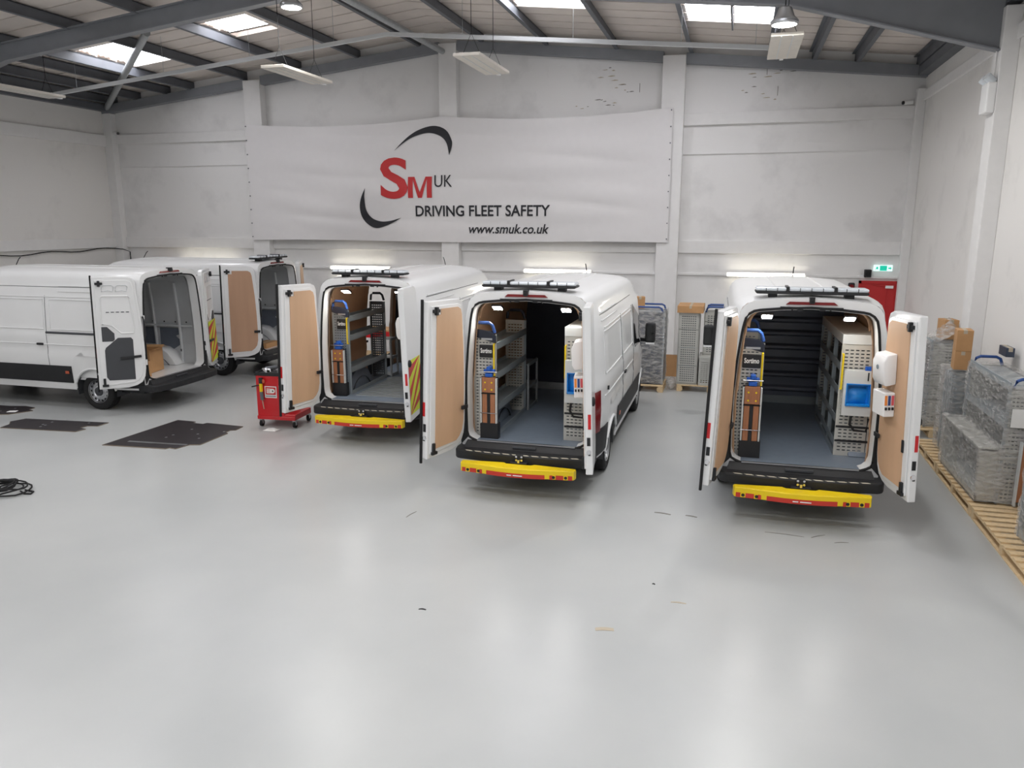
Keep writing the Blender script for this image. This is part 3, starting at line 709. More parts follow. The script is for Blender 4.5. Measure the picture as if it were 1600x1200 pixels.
    m = MB(); m.tube([(lerp(p[0], q[0], .16 if p[1] > .65 else .05), -.036, lerp(p[1], q[1], .16 if p[1] > .65 else .05)) for p, q in zip(A, O)], .016, 6, closed=True); m.build('door_seal', 'rubber', root, smooth=True)
    for sd in (-1, 1):
        idx = [i for i in range(NA) if .50 < OUT[i][1] < 1.12]
        m = MB(); m.add([(sd*lerp(AP[i][0], OUT[i][0], t), -.04, lerp(AP[i][1], OUT[i][1], t)) for i in idx for t in (.14, 1.0)], [(2*j, 2*j+1, 2*j+3, 2*j+2) for j in range(len(idx)-1)])
        m.build('corner_trim', 'black_plastic', root, solid=.012)
    # bumper with step
    bp = [(-.92, .12), (-.93, -.10)]+arc(-.80, -.16, .12, 180, 250, 5)+[(-.4, -.325), (0, -.335), (.4, -.325)]+arc(.80, -.16, .12, -70, 0, 5)+[(.93, -.10), (.92, .12)]
    MB().prism(bp, .40, .525, 'z').build('rear_bumper', 'black_plastic', root, bevel=.02)
    MB().add([(-.80, -.045, .6), (.80, -.045, .6), (.83, -.13, .52), (-.83, -.13, .52), (-.8, .0, .6), (.8, 0, .6), (.83, 0, .5), (-.83, 0, .5)], [(0, 1, 2, 3), (0, 4, 5, 1), (4, 7, 6, 5), (0, 3, 7, 4), (1, 5, 6, 2), (3, 2, 6, 7)]).build('sill_trim', 'black_plastic', root)
    MB().box(-.16, .16, -.12, -.09, .545, .575).build('step_handle', 'grey_plastic', root, bevel=.006)
    MB().box(-.68, .68, -.03, .15, .596, .607).build('sill_plate', floor_m, root)
    MB().box(-.66, .66, -.062, -.028, .598, .612).build('sill_strip', 'steel', root)
    m = MB()
    if not bare:
        for i in range(12):
            a = -.76+i*.128; q = lambda x: -.333+.05*(x/.8)**2
            m.add([(a, q(a)+.035, .5268), (a+.085, q(a+.085)+.035, .5268), (a+.11, q(a+.11)+.012, .5265), (a+.025, q(a+.025)+.012, .5265)], [(0, 1, 2, 3)])
        m.build('step_tread_marks', 'tread', root, solid=.004)
    # --- cargo space
    yb = 3.42
    lm = ply if lining else 'van_inner'
    m = MB(); yl = [.12, .3, .9, 1.5, 2.0, 2.6, 3.26, yb]; sc = [section(q, inset=.055, z0=.6) for q in yl]; n = len(sc[0]); m2 = 2*n-1; vv = []; ff = []
    for q, s_ in zip(yl, sc): vv += [(px*(.86 if q < .2 else 1), q, pz-(.08 if q < .2 and pz > 2.3 else 0)) for px, pz in s_]+[(-px*(.86 if q < .2 else 1), q, pz-(.08 if q < .2 and pz > 2.3 else 0)) for px, pz in s_[-2::-1]]
    for i in range(len(yl)-1):
        for kk in range(m2-1):
            if side_open and yl[i] >= 1.99 and yl[i+1] <= 3.27 and kk >= n+7: continue
            ff.append((i*m2+kk, i*m2+kk+1, (i+1)*m2+kk+1, (i+1)*m2+kk))
    m.add(vv, ff); m.build('cargo_lining', lm if lining else 'van_inner', root, smooth=True)
    MB().box(-.90, .90, .02, yb, .555, .598).build('load_floor', floor_m, root)
    if side_open:
        for i in range(14): MB().box(-.42, .85, .35+i*.12, .41+i*.12, .598, .606).build('floor_rib', 'galv', root)
        MB().box(-.1, .93, 3.3, 3.36, .6, 2.1).build('bulkhead', 'black_panel', root, bevel=.01)
        # sliding door parked back along the flank
        m = MB(); m.grid(lambda u, v: (-(sidex(lerp(.72, 1.98, u), lerp(.55, 2.25, v))+.07), lerp(.72, 1.98, u), lerp(.55, 2.25, v)), 8, 12); m.build('sliding_door', 'van_white', root, smooth=True, solid=.04)
    else:
        bm_ = 'black_panel' if bulk == 'black' else ('bulkhead_grey' if bulk == 'ribbed' else 'van_inner')
        pl = [(p[0], p[1]) for p in section(yb, inset=.05, z0=.6)]; pl = [(-a, b) for a, b in pl]+pl[::-1]
        MB().prism(pl, yb-.02, yb+.02).build('bulkhead', bm_, root)
        if bulk == 'ribbed':
            for z in (.85, 1.08, 1.3, 1.52, 1.74, 1.95, 2.15):
                mm = MB(); mm.add([(x_, yb-.022-dy, z+dz) for x_ in (-.72, .72) for dy, dz in ((0, -.06), (.075, -.03), (.075, .015), (0, .05))], [(0, 1, 5, 4), (1, 2, 6, 5), (2, 3, 7, 6), (0, 4, 7, 3), (0, 3, 2, 1), (4, 5, 6, 7)]); mm.build('bulkhead_rib', bm_, root, bevel=.008)
            MB().box(-.8, .8, yb-.05, yb-.02, .6, .72).build('kick_strip', 'rack_grey', root)
        else:
            MB().box(-.8, .8, yb-.05, yb-.02, .6, .72).build('kick_strip', 'galv' if bulk == 'black' else 'van_white', root)
    for sd in (-1, 1):   # boxed wheel arches in the load space
        m = MB(); m.prism([(ARCH[0]+(-.52 if t == 0 else .52 if t == 8 else .46*math.cos(R(180-t*22.5))), .6+(0 if t in (0, 8) else .36*math.sin(R(t*22.5)))) for t in range(9)], sd*.62, sd*.93, 'x'); m.build('inner_wheel_arch', 'van_white' if bare or not lining else 'load_floor', root, bevel=.02, smooth=True)
    if not lining:
        for sd in (-1, 1):
            for yy in (.55, 1.15, 1.75, 2.35, 2.95):
                m = MB(); m.tube([(sd*(sidex(yy, z)*.985-.075), yy, z) for z in (.62, .9, 1.2, 1.5, 1.9, 2.25)], .032, 6); m.build('body_rib', 'van_inner', root)
                for z in (.8, 1.05, 1.22): MB().box(*sorted((sd*(sidex(yy, z)-.115), sd*(sidex(yy, z)-.10))), yy-.014, yy+.014, z, z+.1).build('rib_slot', 'grey_plastic', root)
            for yy in (.58, 1.18, 1.78, 2.38):
                m = MB(); q = [(yy+.02, .98), (yy+.49, .98 if yy > .7 else .7), (yy+.49, 1.32), (yy+.02, 1.32)]
                m.add([(sd*(sidex(a, z)-.066), a, z) for a, z in q], [(0, 1, 2, 3)]); m.build('recess_panel', 'van_grey', root, solid=.004)
            for yy in [.4+.27*i for i in range(10)]:
                m = MB(); m.lathe([(.018, 0), (0, .004)], 8); m.build('fixing_hole', 'black_plastic', root, (sd*(sidex(yy, 1.45)-.066), yy, 1.45), (0, 0, 0 if sd < 0 else math.pi))
            m = MB(); m.box(*sorted((sd*.855, sd*.91)), .2, 3.3, 1.36, 1.395); m.build('waist_rail', 'van_inner', root)
    # roof-end details
    MB().prism([(-.28, -.012), (-.24, .02), (.24, .02), (.28, -.012)], -.045, -.02).build('brake_light', 'red_lens', root, (0, 0, 2.535))
    MB().box(-.34, .34, -.05, -.03, 2.487, 2.497).build('header_trim', 'black_plastic', root)
    cm = MB(); cm.box(-.028, .028, -.085, .02, 2.54, 2.615); cm.cyl((0, -.085, 2.57), (0, -.1, 2.565), .02, 10); cm.build('reversing_camera', 'black_plastic', root, bevel=.004)
    m = MB()
    for s_ in (-1, 1): m.box(*sorted((s_*.09, s_*.15)), -.05, -.02, 2.455, 2.475); m.box(*sorted((s_*.2, s_*.215)), -.05, -.02, 2.45, 2.478)
    m.build('latch_plate', 'black_plastic', root)
    for xx in (-.55, -.3, .3, .55):    # roof ribs
        m = MB(); m.tube([(xx, .35+k*.31, interp([(0, 2.62), (.25, 2.612), (.45, 2.597), (.6, 2.575), (.7, 2.55)], abs(xx))-.004) for k in range(11)], .014, 6); m.build('roof_rib', 'van_white', root, smooth=True)
    MB().tube([(.1, 3.7, 2.58), (.1, 3.6, 2.72), (.1, 3.55, 2.76)], .008, 6).build('aerial', 'rubber', root)
    if bar: light_bar(van)
    # black pull handle beside left pillar
    m = MB(); m.tube([(-.845, -.05, 1.35), (-.85, -.08, 1.40), (-.845, -.08, 1.72), (-.835, -.05, 1.78)], .016, 8); m.build('grab_handle', 'black_plastic', root, smooth=True)
    if lining:
        for xx in (-.46, .46):
            t = MB().box(-.07, .07, -.06, .06, 0, .03).build('interior_lamp', 'black_plastic', root, (xx, .24, 2.345), (R(-24), 0, 0), bevel=.006)
            MB().box(-.055, .055, -.05, .05, -.012, 0).build('lamp_lens', 'lamp_on', t)
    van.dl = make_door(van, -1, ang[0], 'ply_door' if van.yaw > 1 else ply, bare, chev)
    van.dr = make_door(van, 1, ang[1], ply, bare, chev)
    van.ang = ang; van.tilt = 2.0
    if step: tow_step(van)
    return van
def tow_step(van):
    # hitch, part of the van
    h = MB(); h.box(-.11, .11, -.40, -.30, .432, .45); h.box(-.05, .05, -.36, -.335, .44, .54); h.build('tow_hitch', 'black_plastic', van.root, bevel=.005)
    m = MB()
    for x, z in ((-.035, .52), (.035, .52), (-.035, .475), (.035, .475)): m.cyl((x, -.36, z), (x, -.372, z), .014, 8)
    m.cyl((0, -.39, .45), (0, -.39, .49), .02, 10); m.build('hitch_bolts', 'chrome', van.root)
    x, y, z = vpt(van, 0, -.37, .33)
    t = thing('rear_step', van.step_label if hasattr(van, 'step_label') else STEP_LABEL[0], 'step', (x, y, .315), van.yaw, 'yellow rear steps')
    top = [(-.74, -.02), (-.755, -.06), (-.74, -.13), (-.5, -.155), (-.42, -.175), (-.2, -.205), (0, -.215), (.2, -.205), (.42, -.175), (.5, -.155), (.74, -.13), (.755, -.06), (.74, -.02), (.2, .02), (.16, -.02), (-.16, -.02), (-.2, .02)]
    MB().prism(top, .0, .115, 'z').build('step_board', 'yellow_paint', t, bevel=.008)
    def band(x0, x1, nm, z0=.0, z1=.055):
        front = [(a, b) for a, b in top[2:11]]
        m = MB(); n = 10; m.grid(lambda u, v: (lerp(x0, x1, u), interp(front, lerp(x0, x1, u))-.004, lerp(z0, z1, v)), n, 1); return m.build(nm, 'red_tape', t, solid=.003)
    band(-.72, -.44, 'red_band'); band(-.38, .38, 'red_band'); band(.44, .72, 'red_band')
    for x in (-.64, -.49, .49, .64):
        yy = interp([(a, b) for a, b in top[2:11]], x)-.008
        m = MB(); m.lathe([(.02, 0), (.017, .006), (0, .004)], 12); m.build('sensor', 'black_plastic', t, (x, yy, .03), (0, 0, R(-90)))
        MB().box(x-.028, x+.028, yy+.001, yy+.005, .002, .056).build('sensor_plate', 'yellow_paint', t)
    for k, (a, b) in enumerate(((-.1, -.04), (-.02, .1))): MB().box(a, b, -.223, -.219, .022, .034).build('white_print', 'paper', t)
STEP_LABEL = ['']
STEP_LABEL[0] = 'yellow and red rear step on the van with the red tool trolley beside it'
v2 = make_van('panel_van', 'white van with chevron-striped rear doors, light bar and open side door, beside the red trolley', -5.6, 11.11, 2.6, (110, 95), chev=True, side_open=True, floor_m='load_floor')
STEP_LABEL[0] = 'yellow and red rear step on the van with the plain black bulkhead'
v3 = make_van('panel_van', 'white van with light bar and plain black bulkhead, its right flank and mirror showing', -2.53, 9.45, .4, (109, 97), bulk='black')
STEP_LABEL[0] = 'yellow and red rear step on the van near the red door'
v4 = make_van('panel_van', 'white van with light bar and ribbed dark bulkhead, standing by the wrapped pallets', .85, 9.45, 1.3, (104, 104), bulk='ribbed')
v0 = make_van('panel_van', 'unlined white van parked side on, with grey covers on its folded-back rear door', -10.31, 12.31, 90.8, (230, 204), bare=True, bar=False, lining=False, chev=True, bulk='white', floor_m='van_white', step=False)
v1 = make_van('panel_van', 'white van with plywood rear door and light bar, parked behind the unlined van', -10.2, 15.75, 91, (232, 203), lining=False, bulk='white', floor_m='van_white', step=False)

# ------------------------------------------------------------------ fittings inside the vans
def in_van(van, name, label, cat, x, y, z, group=None): return thing(name, label, cat, vpt(van, x, y, z), van.yaw, group)
def bow(t, x0, x1, y, z, mt='bow_blue', h=.13, dep=.0):
    m = MB(); w = x1-x0
    m.tube([(x0+.02, y, z), (x0+.03, y+dep*.3, z+h*.75), (x0+.07, y+dep*.5, z+h), (x1-.09, y+dep*.5, z+h), (x1-.05, y+dep*.3, z+h*.75), (x1-.02, y, z)], .022, 8)
    return m.build('bow_handle', mt, t, smooth=True)
def rack(van, x0, x1, y0, y1, h, side, label, shelves=(.35, .75, 1.15), panel='rack_light', bows=True, plate=True, yellow=True, shelf_m='rack_grey', bow_m='bow_blue', dividers=0, nx=5, top_box=False, far='rack_light', big_far_bow=False):
    t = in_van(van, 'shelving_rack', label, 'rack', (x0+x1)/2, y0, .6, 'van shelving racks'); w = x1-x0; d = y1-y0; a = -w/2; b = w/2
    ai = b if side < 0 else a            # aisle edge
    s = 1 if side < 0 else -1
    m = MB(); perf(m, w-.03, h, nx, int(h/.046), x0=a, z0=0, y=0, mz=.05); m.build('end_panel', panel, t, solid=.003)
    MB().box(a+.01, b-.04, .035, .04, .02, h-.02).build('shade_sheet', 'rack_dark', t)  # added dark sheet, its colour stands in for shade behind the slots
    m = MB(); perf(m, w-.03, h, nx, int(h/.046), x0=a, z0=0, y=d, mz=.05); m.build('end_panel', far, t, solid=.003)
    for yy in (0, d-.02):
        MB().box(*sorted((ai, ai-s*.03)), yy-.004, yy+.024, 0, h+.0).build('post', 'rack_grey' if yy else panel, t, bevel=.003)
        MB().box(*sorted((-ai, -ai+s*.02)), yy-.003, yy+.02, 0, h).build('post', panel, t)
    for z in shelves:
        sh = MB().box(a, b, .01, d-.01, z, z+.008).build('shelf', shelf_m, t)
        MB().box(*sorted((ai, ai-s*.012)), .01, d-.01, z-.01, z+.085).build('shelf_lip', shelf_m, sh, bevel=.003)
        MB().box(*sorted((-ai, -ai+s*.01)), .01, d-.01, z, z+.06).build('back_lip', shelf_m, sh)
    for k in range(dividers):
        yy = d*(k+1)/(dividers+1); MB().box(*sorted((ai, ai-s*.05)), yy-.025, yy+.025, 0, h).build('post', shelf_m, t, bevel=.003)
    MB().box(*sorted((ai, ai-s*.02)), .01, d-.01, 0, .06).build('plinth', shelf_m, t)
    if bows:
        m = MB(); m.prism([(a, h-.03), (b, h-.12), (b, h-.02), (b-.06, h+.04), (a, h+.07)], -.02, .02); m.build('end_cap', 'bow_navy', t, bevel=.006)
        bow(t, a, b, .0, h+.02, bow_m); bow(t, a, b, d, h+.02, bow_m if not big_far_bow else 'bow_navy')
        MB().box(a+.12, b-.05, -.026, -.02, h-.075, h-.05).build('cap_print', 'steel', t)
    if plate:
        pl = MB().box(a+.09, b-.035, -.028, -.004, h-.31, h-.14).build('name_plate', 'black_plastic', t, bevel=.01)
        tm = fit_text('Sortimo', a+.11, b-.055, h-.25, h-.185, bold=.03); tm.v = [(p[0], -.0295, p[2]) for p in tm.v]; tm.build('lettering', 'paper', pl)
    if yellow:
        m = MB(); xx = ai-s*.02; m.tube([(xx, -.004, h-.12), (xx, -.05, h-.12), (xx, -.05, h-.55), (xx, -.004, h-.55)], .012, 8); m.build('grab_rail', 'yellow_paint', t, smooth=True)
    if top_box: MB().box(a, b+.0, -.01, d, h-.0, h+.12).build('top_box', 'rack_white', t, bevel=.006)
    return t
def vice_bench(van, x, y, label, z=.6, h=.92):
    t = in_van(van, 'folding_bench', label, 'workbench', x, y, z, 'folding vice benches')
    MB().box(-.12, .13, -.02, .09, 0, .22).build('base_box', 'black_plastic', t, bevel=.006)
    MB().box(-.115, .115, .02, .06, .22, h-.02).build('back_plate', 'bow_navy', t)
    for s in (-1, 1):
        MB().box(*sorted((s*.115, s*.095)), -.03, .02, .22, h-.03).build('side_frame', 'rack_white', t, bevel=.004)
        MB().box(*sorted((s*.088, s*.022)), -.02, .02, .22, h*.72).build('plank', 'bench_wood', t, bevel=.004)
    MB().box(-.09, .09, -.025, .02, h*.74, h-.02).build('plank', 'bench_wood', t, bevel=.004)
    MB().box(-.02, .02, -.022, .015, .05, h*.72).build('support_leg', 'black_plastic', t)
    MB().box(-.1, .1, -.03, -.022, h*.72, h*.735).build('hinge_rod', 'rubber', t)
    for z_ in (.36,): MB().cyl((-.12, -.034, z_), (.12, -.034, z_), .006, 6).build('tie_rod', 'chrome', t)
    for sx_ in (-.045, .045):
        for zz in (h*.79, h*.9): MB().cyl((sx_, -.025, zz), (sx_, -.03, zz), .012, 10).build('bolt', 'yellow_paint', t)
    v = in_van(van, 'bench_vice', label.replace('folding bench', 'vice on the folding bench').replace('brown wooden ', 'blue ').replace('wooden ', ''), 'vice', x, y+.03, z+h-.015, 'blue vices')
    MB().box(-.05, .05, -.05, .05, 0, .05).build('base', 'vice_blue', v, bevel=.01)
    MB().box(-.075, .075, -.03, .03, .05, .1).build('jaw', 'vice_blue', v, bevel=.01)
    MB().box(-.03, .03, -.06, .06, .08, .14).build('body', 'vice_blue', v, bevel=.015)
    MB().cyl((-.12, -.05, .07), (.12, -.05, .07), .007, 6).build('handle', 'steel', v)
r4l = rack(v4, -.80, -.46, .26, 1.3, 1.42, -1, 'perforated rack with blue handles on the left of the ribbed-bulkhead van', (.35, .75, 1.15))
r4r = rack(v4, .45, .84, .55, 2.5, 1.40, 1, 'perforated rack with blue wash basin on the right of the ribbed-bulkhead van', (.12, .42, .78, 1.08), bows=False, plate=False, dividers=2, top_box=True)
r3l = rack(v3, -.78, -.46, .18, 1.75, 1.40, -1, 'perforated rack with blue handles in the black-bulkhead van', (.36, .80, 1.20), big_far_bow=True)
r3r = rack(v3, .44, .80, .28, 2.0, 1.40, 1, 'perforated white rack behind the right door of the black-bulkhead van', (.15, .42, .78, 1.08), bows=False, plate=False, top_box=True)
r2l = rack(v2, -.80, -.50, .38, 1.92, 1.42, -1, 'perforated rack with dark handles in the chevron-door van', (.38, .92, 1.24), panel='rack_grey', big_far_bow=True, far='rack_dark')
vice_bench(v4, -.575, .16, 'brown wooden folding bench in the ribbed-bulkhead van')
vice_bench(v3, -.535, .08, 'brown wooden folding bench in the black-bulkhead van', h=.86)
vice_bench(v2, -.66, .26, 'brown wooden folding bench in the chevron-door van', h=.80)
# low tube frames beyond the left racks
for van, y0, y1, lab in ((v3, 1.8, 2.35, 'low open metal frame in front of the black bulkhead'), (v2, 1.98, 2.3, 'low open metal frame beside the open side door of the chevron van')):
    t = in_van(van, 'rack_frame', lab, 'frame', -.60, y0, .6, 'low frames in the vans')
    for x in (-.16, .16):
        for yy in (0, y1-y0): MB().box(x-.015, x+.015, yy-.015, yy+.015, 0, .72).build('post', 'galv', t)
    for z in (.02, .35, .70):
        m = MB(); m.box(-.16, .16, 0, y1-y0, z, z+.01); m.box(.15, .17, 0, y1-y0, z-.02, z+.03); m.build('shelf', 'rack_grey', t)
def wash_unit(van, x, y, lab, w=.34):
    t = in_van(van, 'wash_unit', lab, 'wash basin', x, y, 1.14, 'wash basins')
    m = MB(); m.box(-w/2, w/2, 0, .08, 0, .12); m.box(-w/2, w/2, 0, .08, .40, .56); m.box(-w/2, -w/2+.03, 0, .08, .12, .40); m.box(w/2-.03, w/2, 0, .08, .12, .40); m.build('housing', 'rack_white', t)
    m = MB(); q = w/2-.03
    m.box(-q, q, .05, .075, .12, .40); m.box(-q, q, -.02, .06, .12, .15); m.box(-q, -q+.015, -.02, .06, .12, .40); m.box(q-.015, q, -.02, .06, .12, .40); m.box(-q, q, -.01, .06, .385, .40); m.build('basin', 'basin_blue', t, bevel=.005)
    m = MB(); m.grid(lambda u, v: ((u-.5)*.2, .05-.035*math.sin(math.pi*u)*math.sin(math.pi*min(1, v*1.3)), .15+.21*v), 8, 8); m.build('dome', 'basin_blue', t, smooth=True)
    MB().box(.06, .15, .01, .06, .56, .61).build('bottle_cap', 'vice_blue', t, bevel=.008)
    MB().box(.09, .105, -.004, 0, .44, .54).build('level_slot', 'black_plastic', t)
    MB().tube([(-.06, -.01, 0), (-.07, -.03, -.1), (-.02, -.04, -.17), (.12, -.03, -.18), (.14, -.01, -.02)], .016, 8).build('drain_hose', 'rubber', t, smooth=True)
wash_unit(v4, .66, .44, 'blue wash basin in a white housing on the rack of the ribbed-bulkhead van')
wash_unit(v3, .62, .17, 'blue wash basin in a white housing in the black-bulkhead van', .30)
for van, x, y0, w in ((v4, .65, .52, .38), (v3, .62, .25, .34)):
    for z in (.18, .36): 
        o = MB().box(-w/2, w/2, -.012, .0, z, z+.025).build('drawer_gap', 'black_plastic', r4r if van is v4 else r3r, (0, .0, 0))
def door_place(van, side, u, v, z):
    d = van.dl if side < 0 else van.dr
    mw = Matrix.Translation((van.x, van.y, 0)) @ Matrix.Rotation(van.yaw, 4, 'Z') @ Matrix.Translation(d.location) @ d.rotation_euler.to_matrix().to_4x4()
    return mw @ Matrix.Translation((-side*u, v, z))
def on_door(van, name, label, cat, u, z, grp):
    t = thing(name, label, cat, (0, 0, 0), 0, grp); mw = door_place(van, 1, u, .03, z)
    t.location = mw.to_translation(); t.rotation_euler = mw.to_euler(); return t
for van, nm in ((v4, 'the van by the wrapped pallets'), (v3, 'the black-bulkhead van'), (v2, 'the chevron-striped door')):
    t = on_door(van, 'towel_dispenser', 'white rounded towel dispenser on '+('the door of '+nm if van is not v2 else 'the inner side of '+nm), 'dispenser', .28, 1.70, 'dispensers on van doors')
    MB().prism([(0, .02), (.11, 0), (.14, .06), (.145, .26), (.11, .34), (0, .36)], -.14, .14, 'x')
    m = MB(); m.prism([(0, .02), (.11, 0), (.14, .06), (.145, .26), (.11, .34), (0, .36)], -.14, .14, 'x'); m.build('casing', 'white_plastic', t, bevel=.015, smooth=True)
    m = MB(); m.lathe([(.028, 0), (.024, .006), (0, .006)], 14); m.build('window', 'rack_grey', t, (0, .146, .2), (0, 0, R(90)))
    if van is v2: continue
    t = on_door(van, 'soap_dispenser', 'square white three-cartridge soap dispenser on the open door of '+nm, 'dispenser', .28, 1.36, 'dispensers on van doors')
    MB().box(-.14, .14, 0, .12, 0, .27).build('casing', 'white_plastic', t, bevel=.012)
    for k, c in enumerate(('ink_pink', 'ink_blue', 'orange')):
        # fronts face the rear of the van
        MB().box(-.143, -.1405, .012+k*.036, .04+k*.036, .13, .24).build('cartridge_label', c, t)
        MB().box(-.155, -.14, .016+k*.036, .036+k*.036, .08, .11).build('push_valve', 'black_plastic', t)
# cartons inside the unlined van
def carton(name, label, loc, sx, sy, sz, rz=0, open_=False, mt='card', grp=None):
    t = thing(name, label, 'box', loc, rz, grp)
    if open_:
        m = MB(); m.box(-sx/2, sx/2, -sy/2, sy/2, 0, .006)
        for a in ((-sx/2, -sx/2+.006, -sy/2, sy/2), (sx/2-.006, sx/2, -sy/2, sy/2), (-sx/2, sx/2, -sy/2, -sy/2+.006), (-sx/2, sx/2, sy/2-.006, sy/2)): m.box(a[0], a[1], a[2], a[3], 0, sz)
        m.build('box_body', mt, t)
        for (p, q, dx, dy) in (((-sx/2, -sy/2), (sx/2, -sy/2), 0, -.1), ((sx/2, -sy/2), (sx/2, sy/2), .1, 0), ((-sx/2, sy/2), (sx/2, sy/2), 0, .1), ((-sx/2, -sy/2), (-sx/2, sy/2), -.1, 0)):
            m = MB(); m.add([(p[0], p[1], sz), (q[0], q[1], sz), (q[0]+dx, q[1]+dy, sz+.03), (p[0]+dx, p[1]+dy, sz+.03)], [(0, 1, 2, 3)]); m.build('flap', mt, t, solid=.005)
    else:
        MB().box(-sx/2, sx/2, -sy/2, sy/2, 0, sz).build('box_body', mt, t, bevel=.004)
        MB().box(-.025, .025, -sy/2-.001, sy/2+.001, sz-.05, sz+.001).build('tape', 'tan_mark', t)
        MB().box(-sx/2-.0005, sx/2+.0005, -.003, .003, sz, sz+.0015).build('lid_joint', 'scuff', t)
    return t
carton('cardboard_box', 'open brown cardboard box inside the unlined van', (-10.95, 12.25, .6), .42, .5, .44, R(12), True)
carton('cardboard_offcut', 'narrow brown cardboard box by the rear sill of the unlined van', (-10.5, 11.72, .6), .1, .16, .3, R(5))
carton('cardboard_box', 'flat brown cardboard box on the load floor of the plywood-door van', (-10.42, 15.5, .6), .3, .55, .12, R(3))

# ------------------------------------------------------------------ red tool trolley and what lies on it
ct = thing('tool_trolley', 'red steel tool trolley with tools on top, beside the chevron-door van', 'trolley', (-7.5, 11.45, 0), R(4))
MB().box(-.28, .22, -.28, .30, .14, .90).build('cabinet', 'red_cart', ct, bevel=.012)
m = MB(); m.box(-.29, .23, -.29, .31, .90, .93); m.box(-.29, .23, -.29, -.27, .93, .955); m.box(-.29, -.27, -.29, .31, .93, .955); m.box(.21, .23, -.29, .31, .93, .955); m.box(-.29, .23, .29, .31, .93, .955); m.build('top_tray', 'black_plastic', ct)
MB().box(.22, .42, -.28, .30, .14, .24).build('base_ledge', 'red_cart', ct, bevel=.01)
MB().box(-.28, .42, -.3, -.28, .14, .20).build('kick_rail', 'red_cart', ct, bevel=.004)
lb = MB().box(-.12, .10, -.2835, -.28, .52, .72).build('maker_plate', 'paper', ct)
MB().box(-.105, .085, -.2845, -.2835, .575, .705).build('plate_field', 'red_cart', lb)
m = MB(); m.prism([(-.085, .60), (.02, .60)]+[(.03+.04*math.cos(R(a)), .64+.04*math.sin(R(a))) for a in range(-90, 91, 15)]+[(.02, .68), (-.085, .68), (-.085, .665), (-.02, .665), (-.02, .652), (-.085, .652), (-.085, .63), (-.02, .63), (-.02, .618), (-.085, .618)], -.286, -.2845); m.build('plate_mark', 'paper', lb)
MB().cyl((.03, -.2865, .64), (.03, -.286, .64), .014, 10).build('plate_dot', 'black_plastic', lb)
MB().box(-.105, .085, -.2845, -.2835, .535, .56).build('plate_line', 'rack_grey', lb)
for k in range(5): MB().box(.18, .224, -.25, .27, .30+k*.12, .304+k*.12).build('drawer_joint', 'black_plastic', ct)
for x in (-.24, .38):
    for yy in (-.24, .26):
        c = MB(); c.box(x-.03, x+.03, yy-.03, yy+.03, .115, .14); c.box(x-.028, x-.022, yy-.02, yy+.03, .05, .12); c.box(x+.022, x+.028, yy-.02, yy+.03, .05, .12)
        o = c.build('caster', 'steel', ct); MB().cyl((x-.02, yy+.012, .058), (x+.02, yy+.012, .058), .057, 18).build('caster_wheel', 'rubber', o, smooth=True)
def hung(label, x, pts, name='hand_tool', cat='tool'):
    c, s = math.cos(R(4)), math.sin(R(4)); t = thing(name, label, cat, (-7.5+x*c+.30*s, 11.45+x*s-.30*c, .45), R(4))
    for nm, mt, fn in pts: m = MB(); fn(m); m.build(nm, mt, t, bevel=.003)
    return t
hung('black sealant gun with yellow cartridge hanging on the trolley', -.16, [
    ('handle', 'black_plastic', lambda m: m.box(-.03, .03, -.04, 0, .32, .42)), ('trigger', 'black_plastic', lambda m: m.bar((0, -.02, .3), (-.17, -.03, .26), .02, .02)),
    ('cartridge', 'yellow_paint', lambda m: m.cyl((0, -.025, .18), (0, -.025, .32), .028, 12)), ('cage', 'steel_dark', lambda m: m.cyl((.01, -.025, .04), (0, -.025, .18), .03, 12)), ('nozzle', 'tan_mark', lambda m: m.cyl((.03, -.025, -.12), (.01, -.025, .04), .008, 8)), ('ring', 'amber', lambda m: m.cyl((.04, -.03, .36), (.04, -.015, .36), .035, 14))])
hung('long grey screwdriver clipped to the trolley edge', .17, [('shaft', 'steel', lambda m: m.cyl((0, -.02, .12), (0, -.02, .3), .008, 8)), ('handle', 'red_cart', lambda m: m.cyl((0, -.02, .3), (0, -.02, .4), .018, 10))], 'screwdriver')
rt = random.Random(11)
def tray_item(name, label, cat, x, y, fn, mt):
    c, s = math.cos(R(4)), math.sin(R(4)); t = thing(name, label, cat, (-7.5+x*c-y*s, 11.45+x*s+y*c, .93), R(rt.uniform(0, 180)), 'tools on the trolley top'); t.scale = (1, 1, 1.15)
    m = MB(); fn(m); m.build('body', mt[0], t, bevel=.004)
    m = MB(); m.box(-.02, .02, -.015, .015, .0, .05); m.build('grip', mt[1], t, bevel=.004)
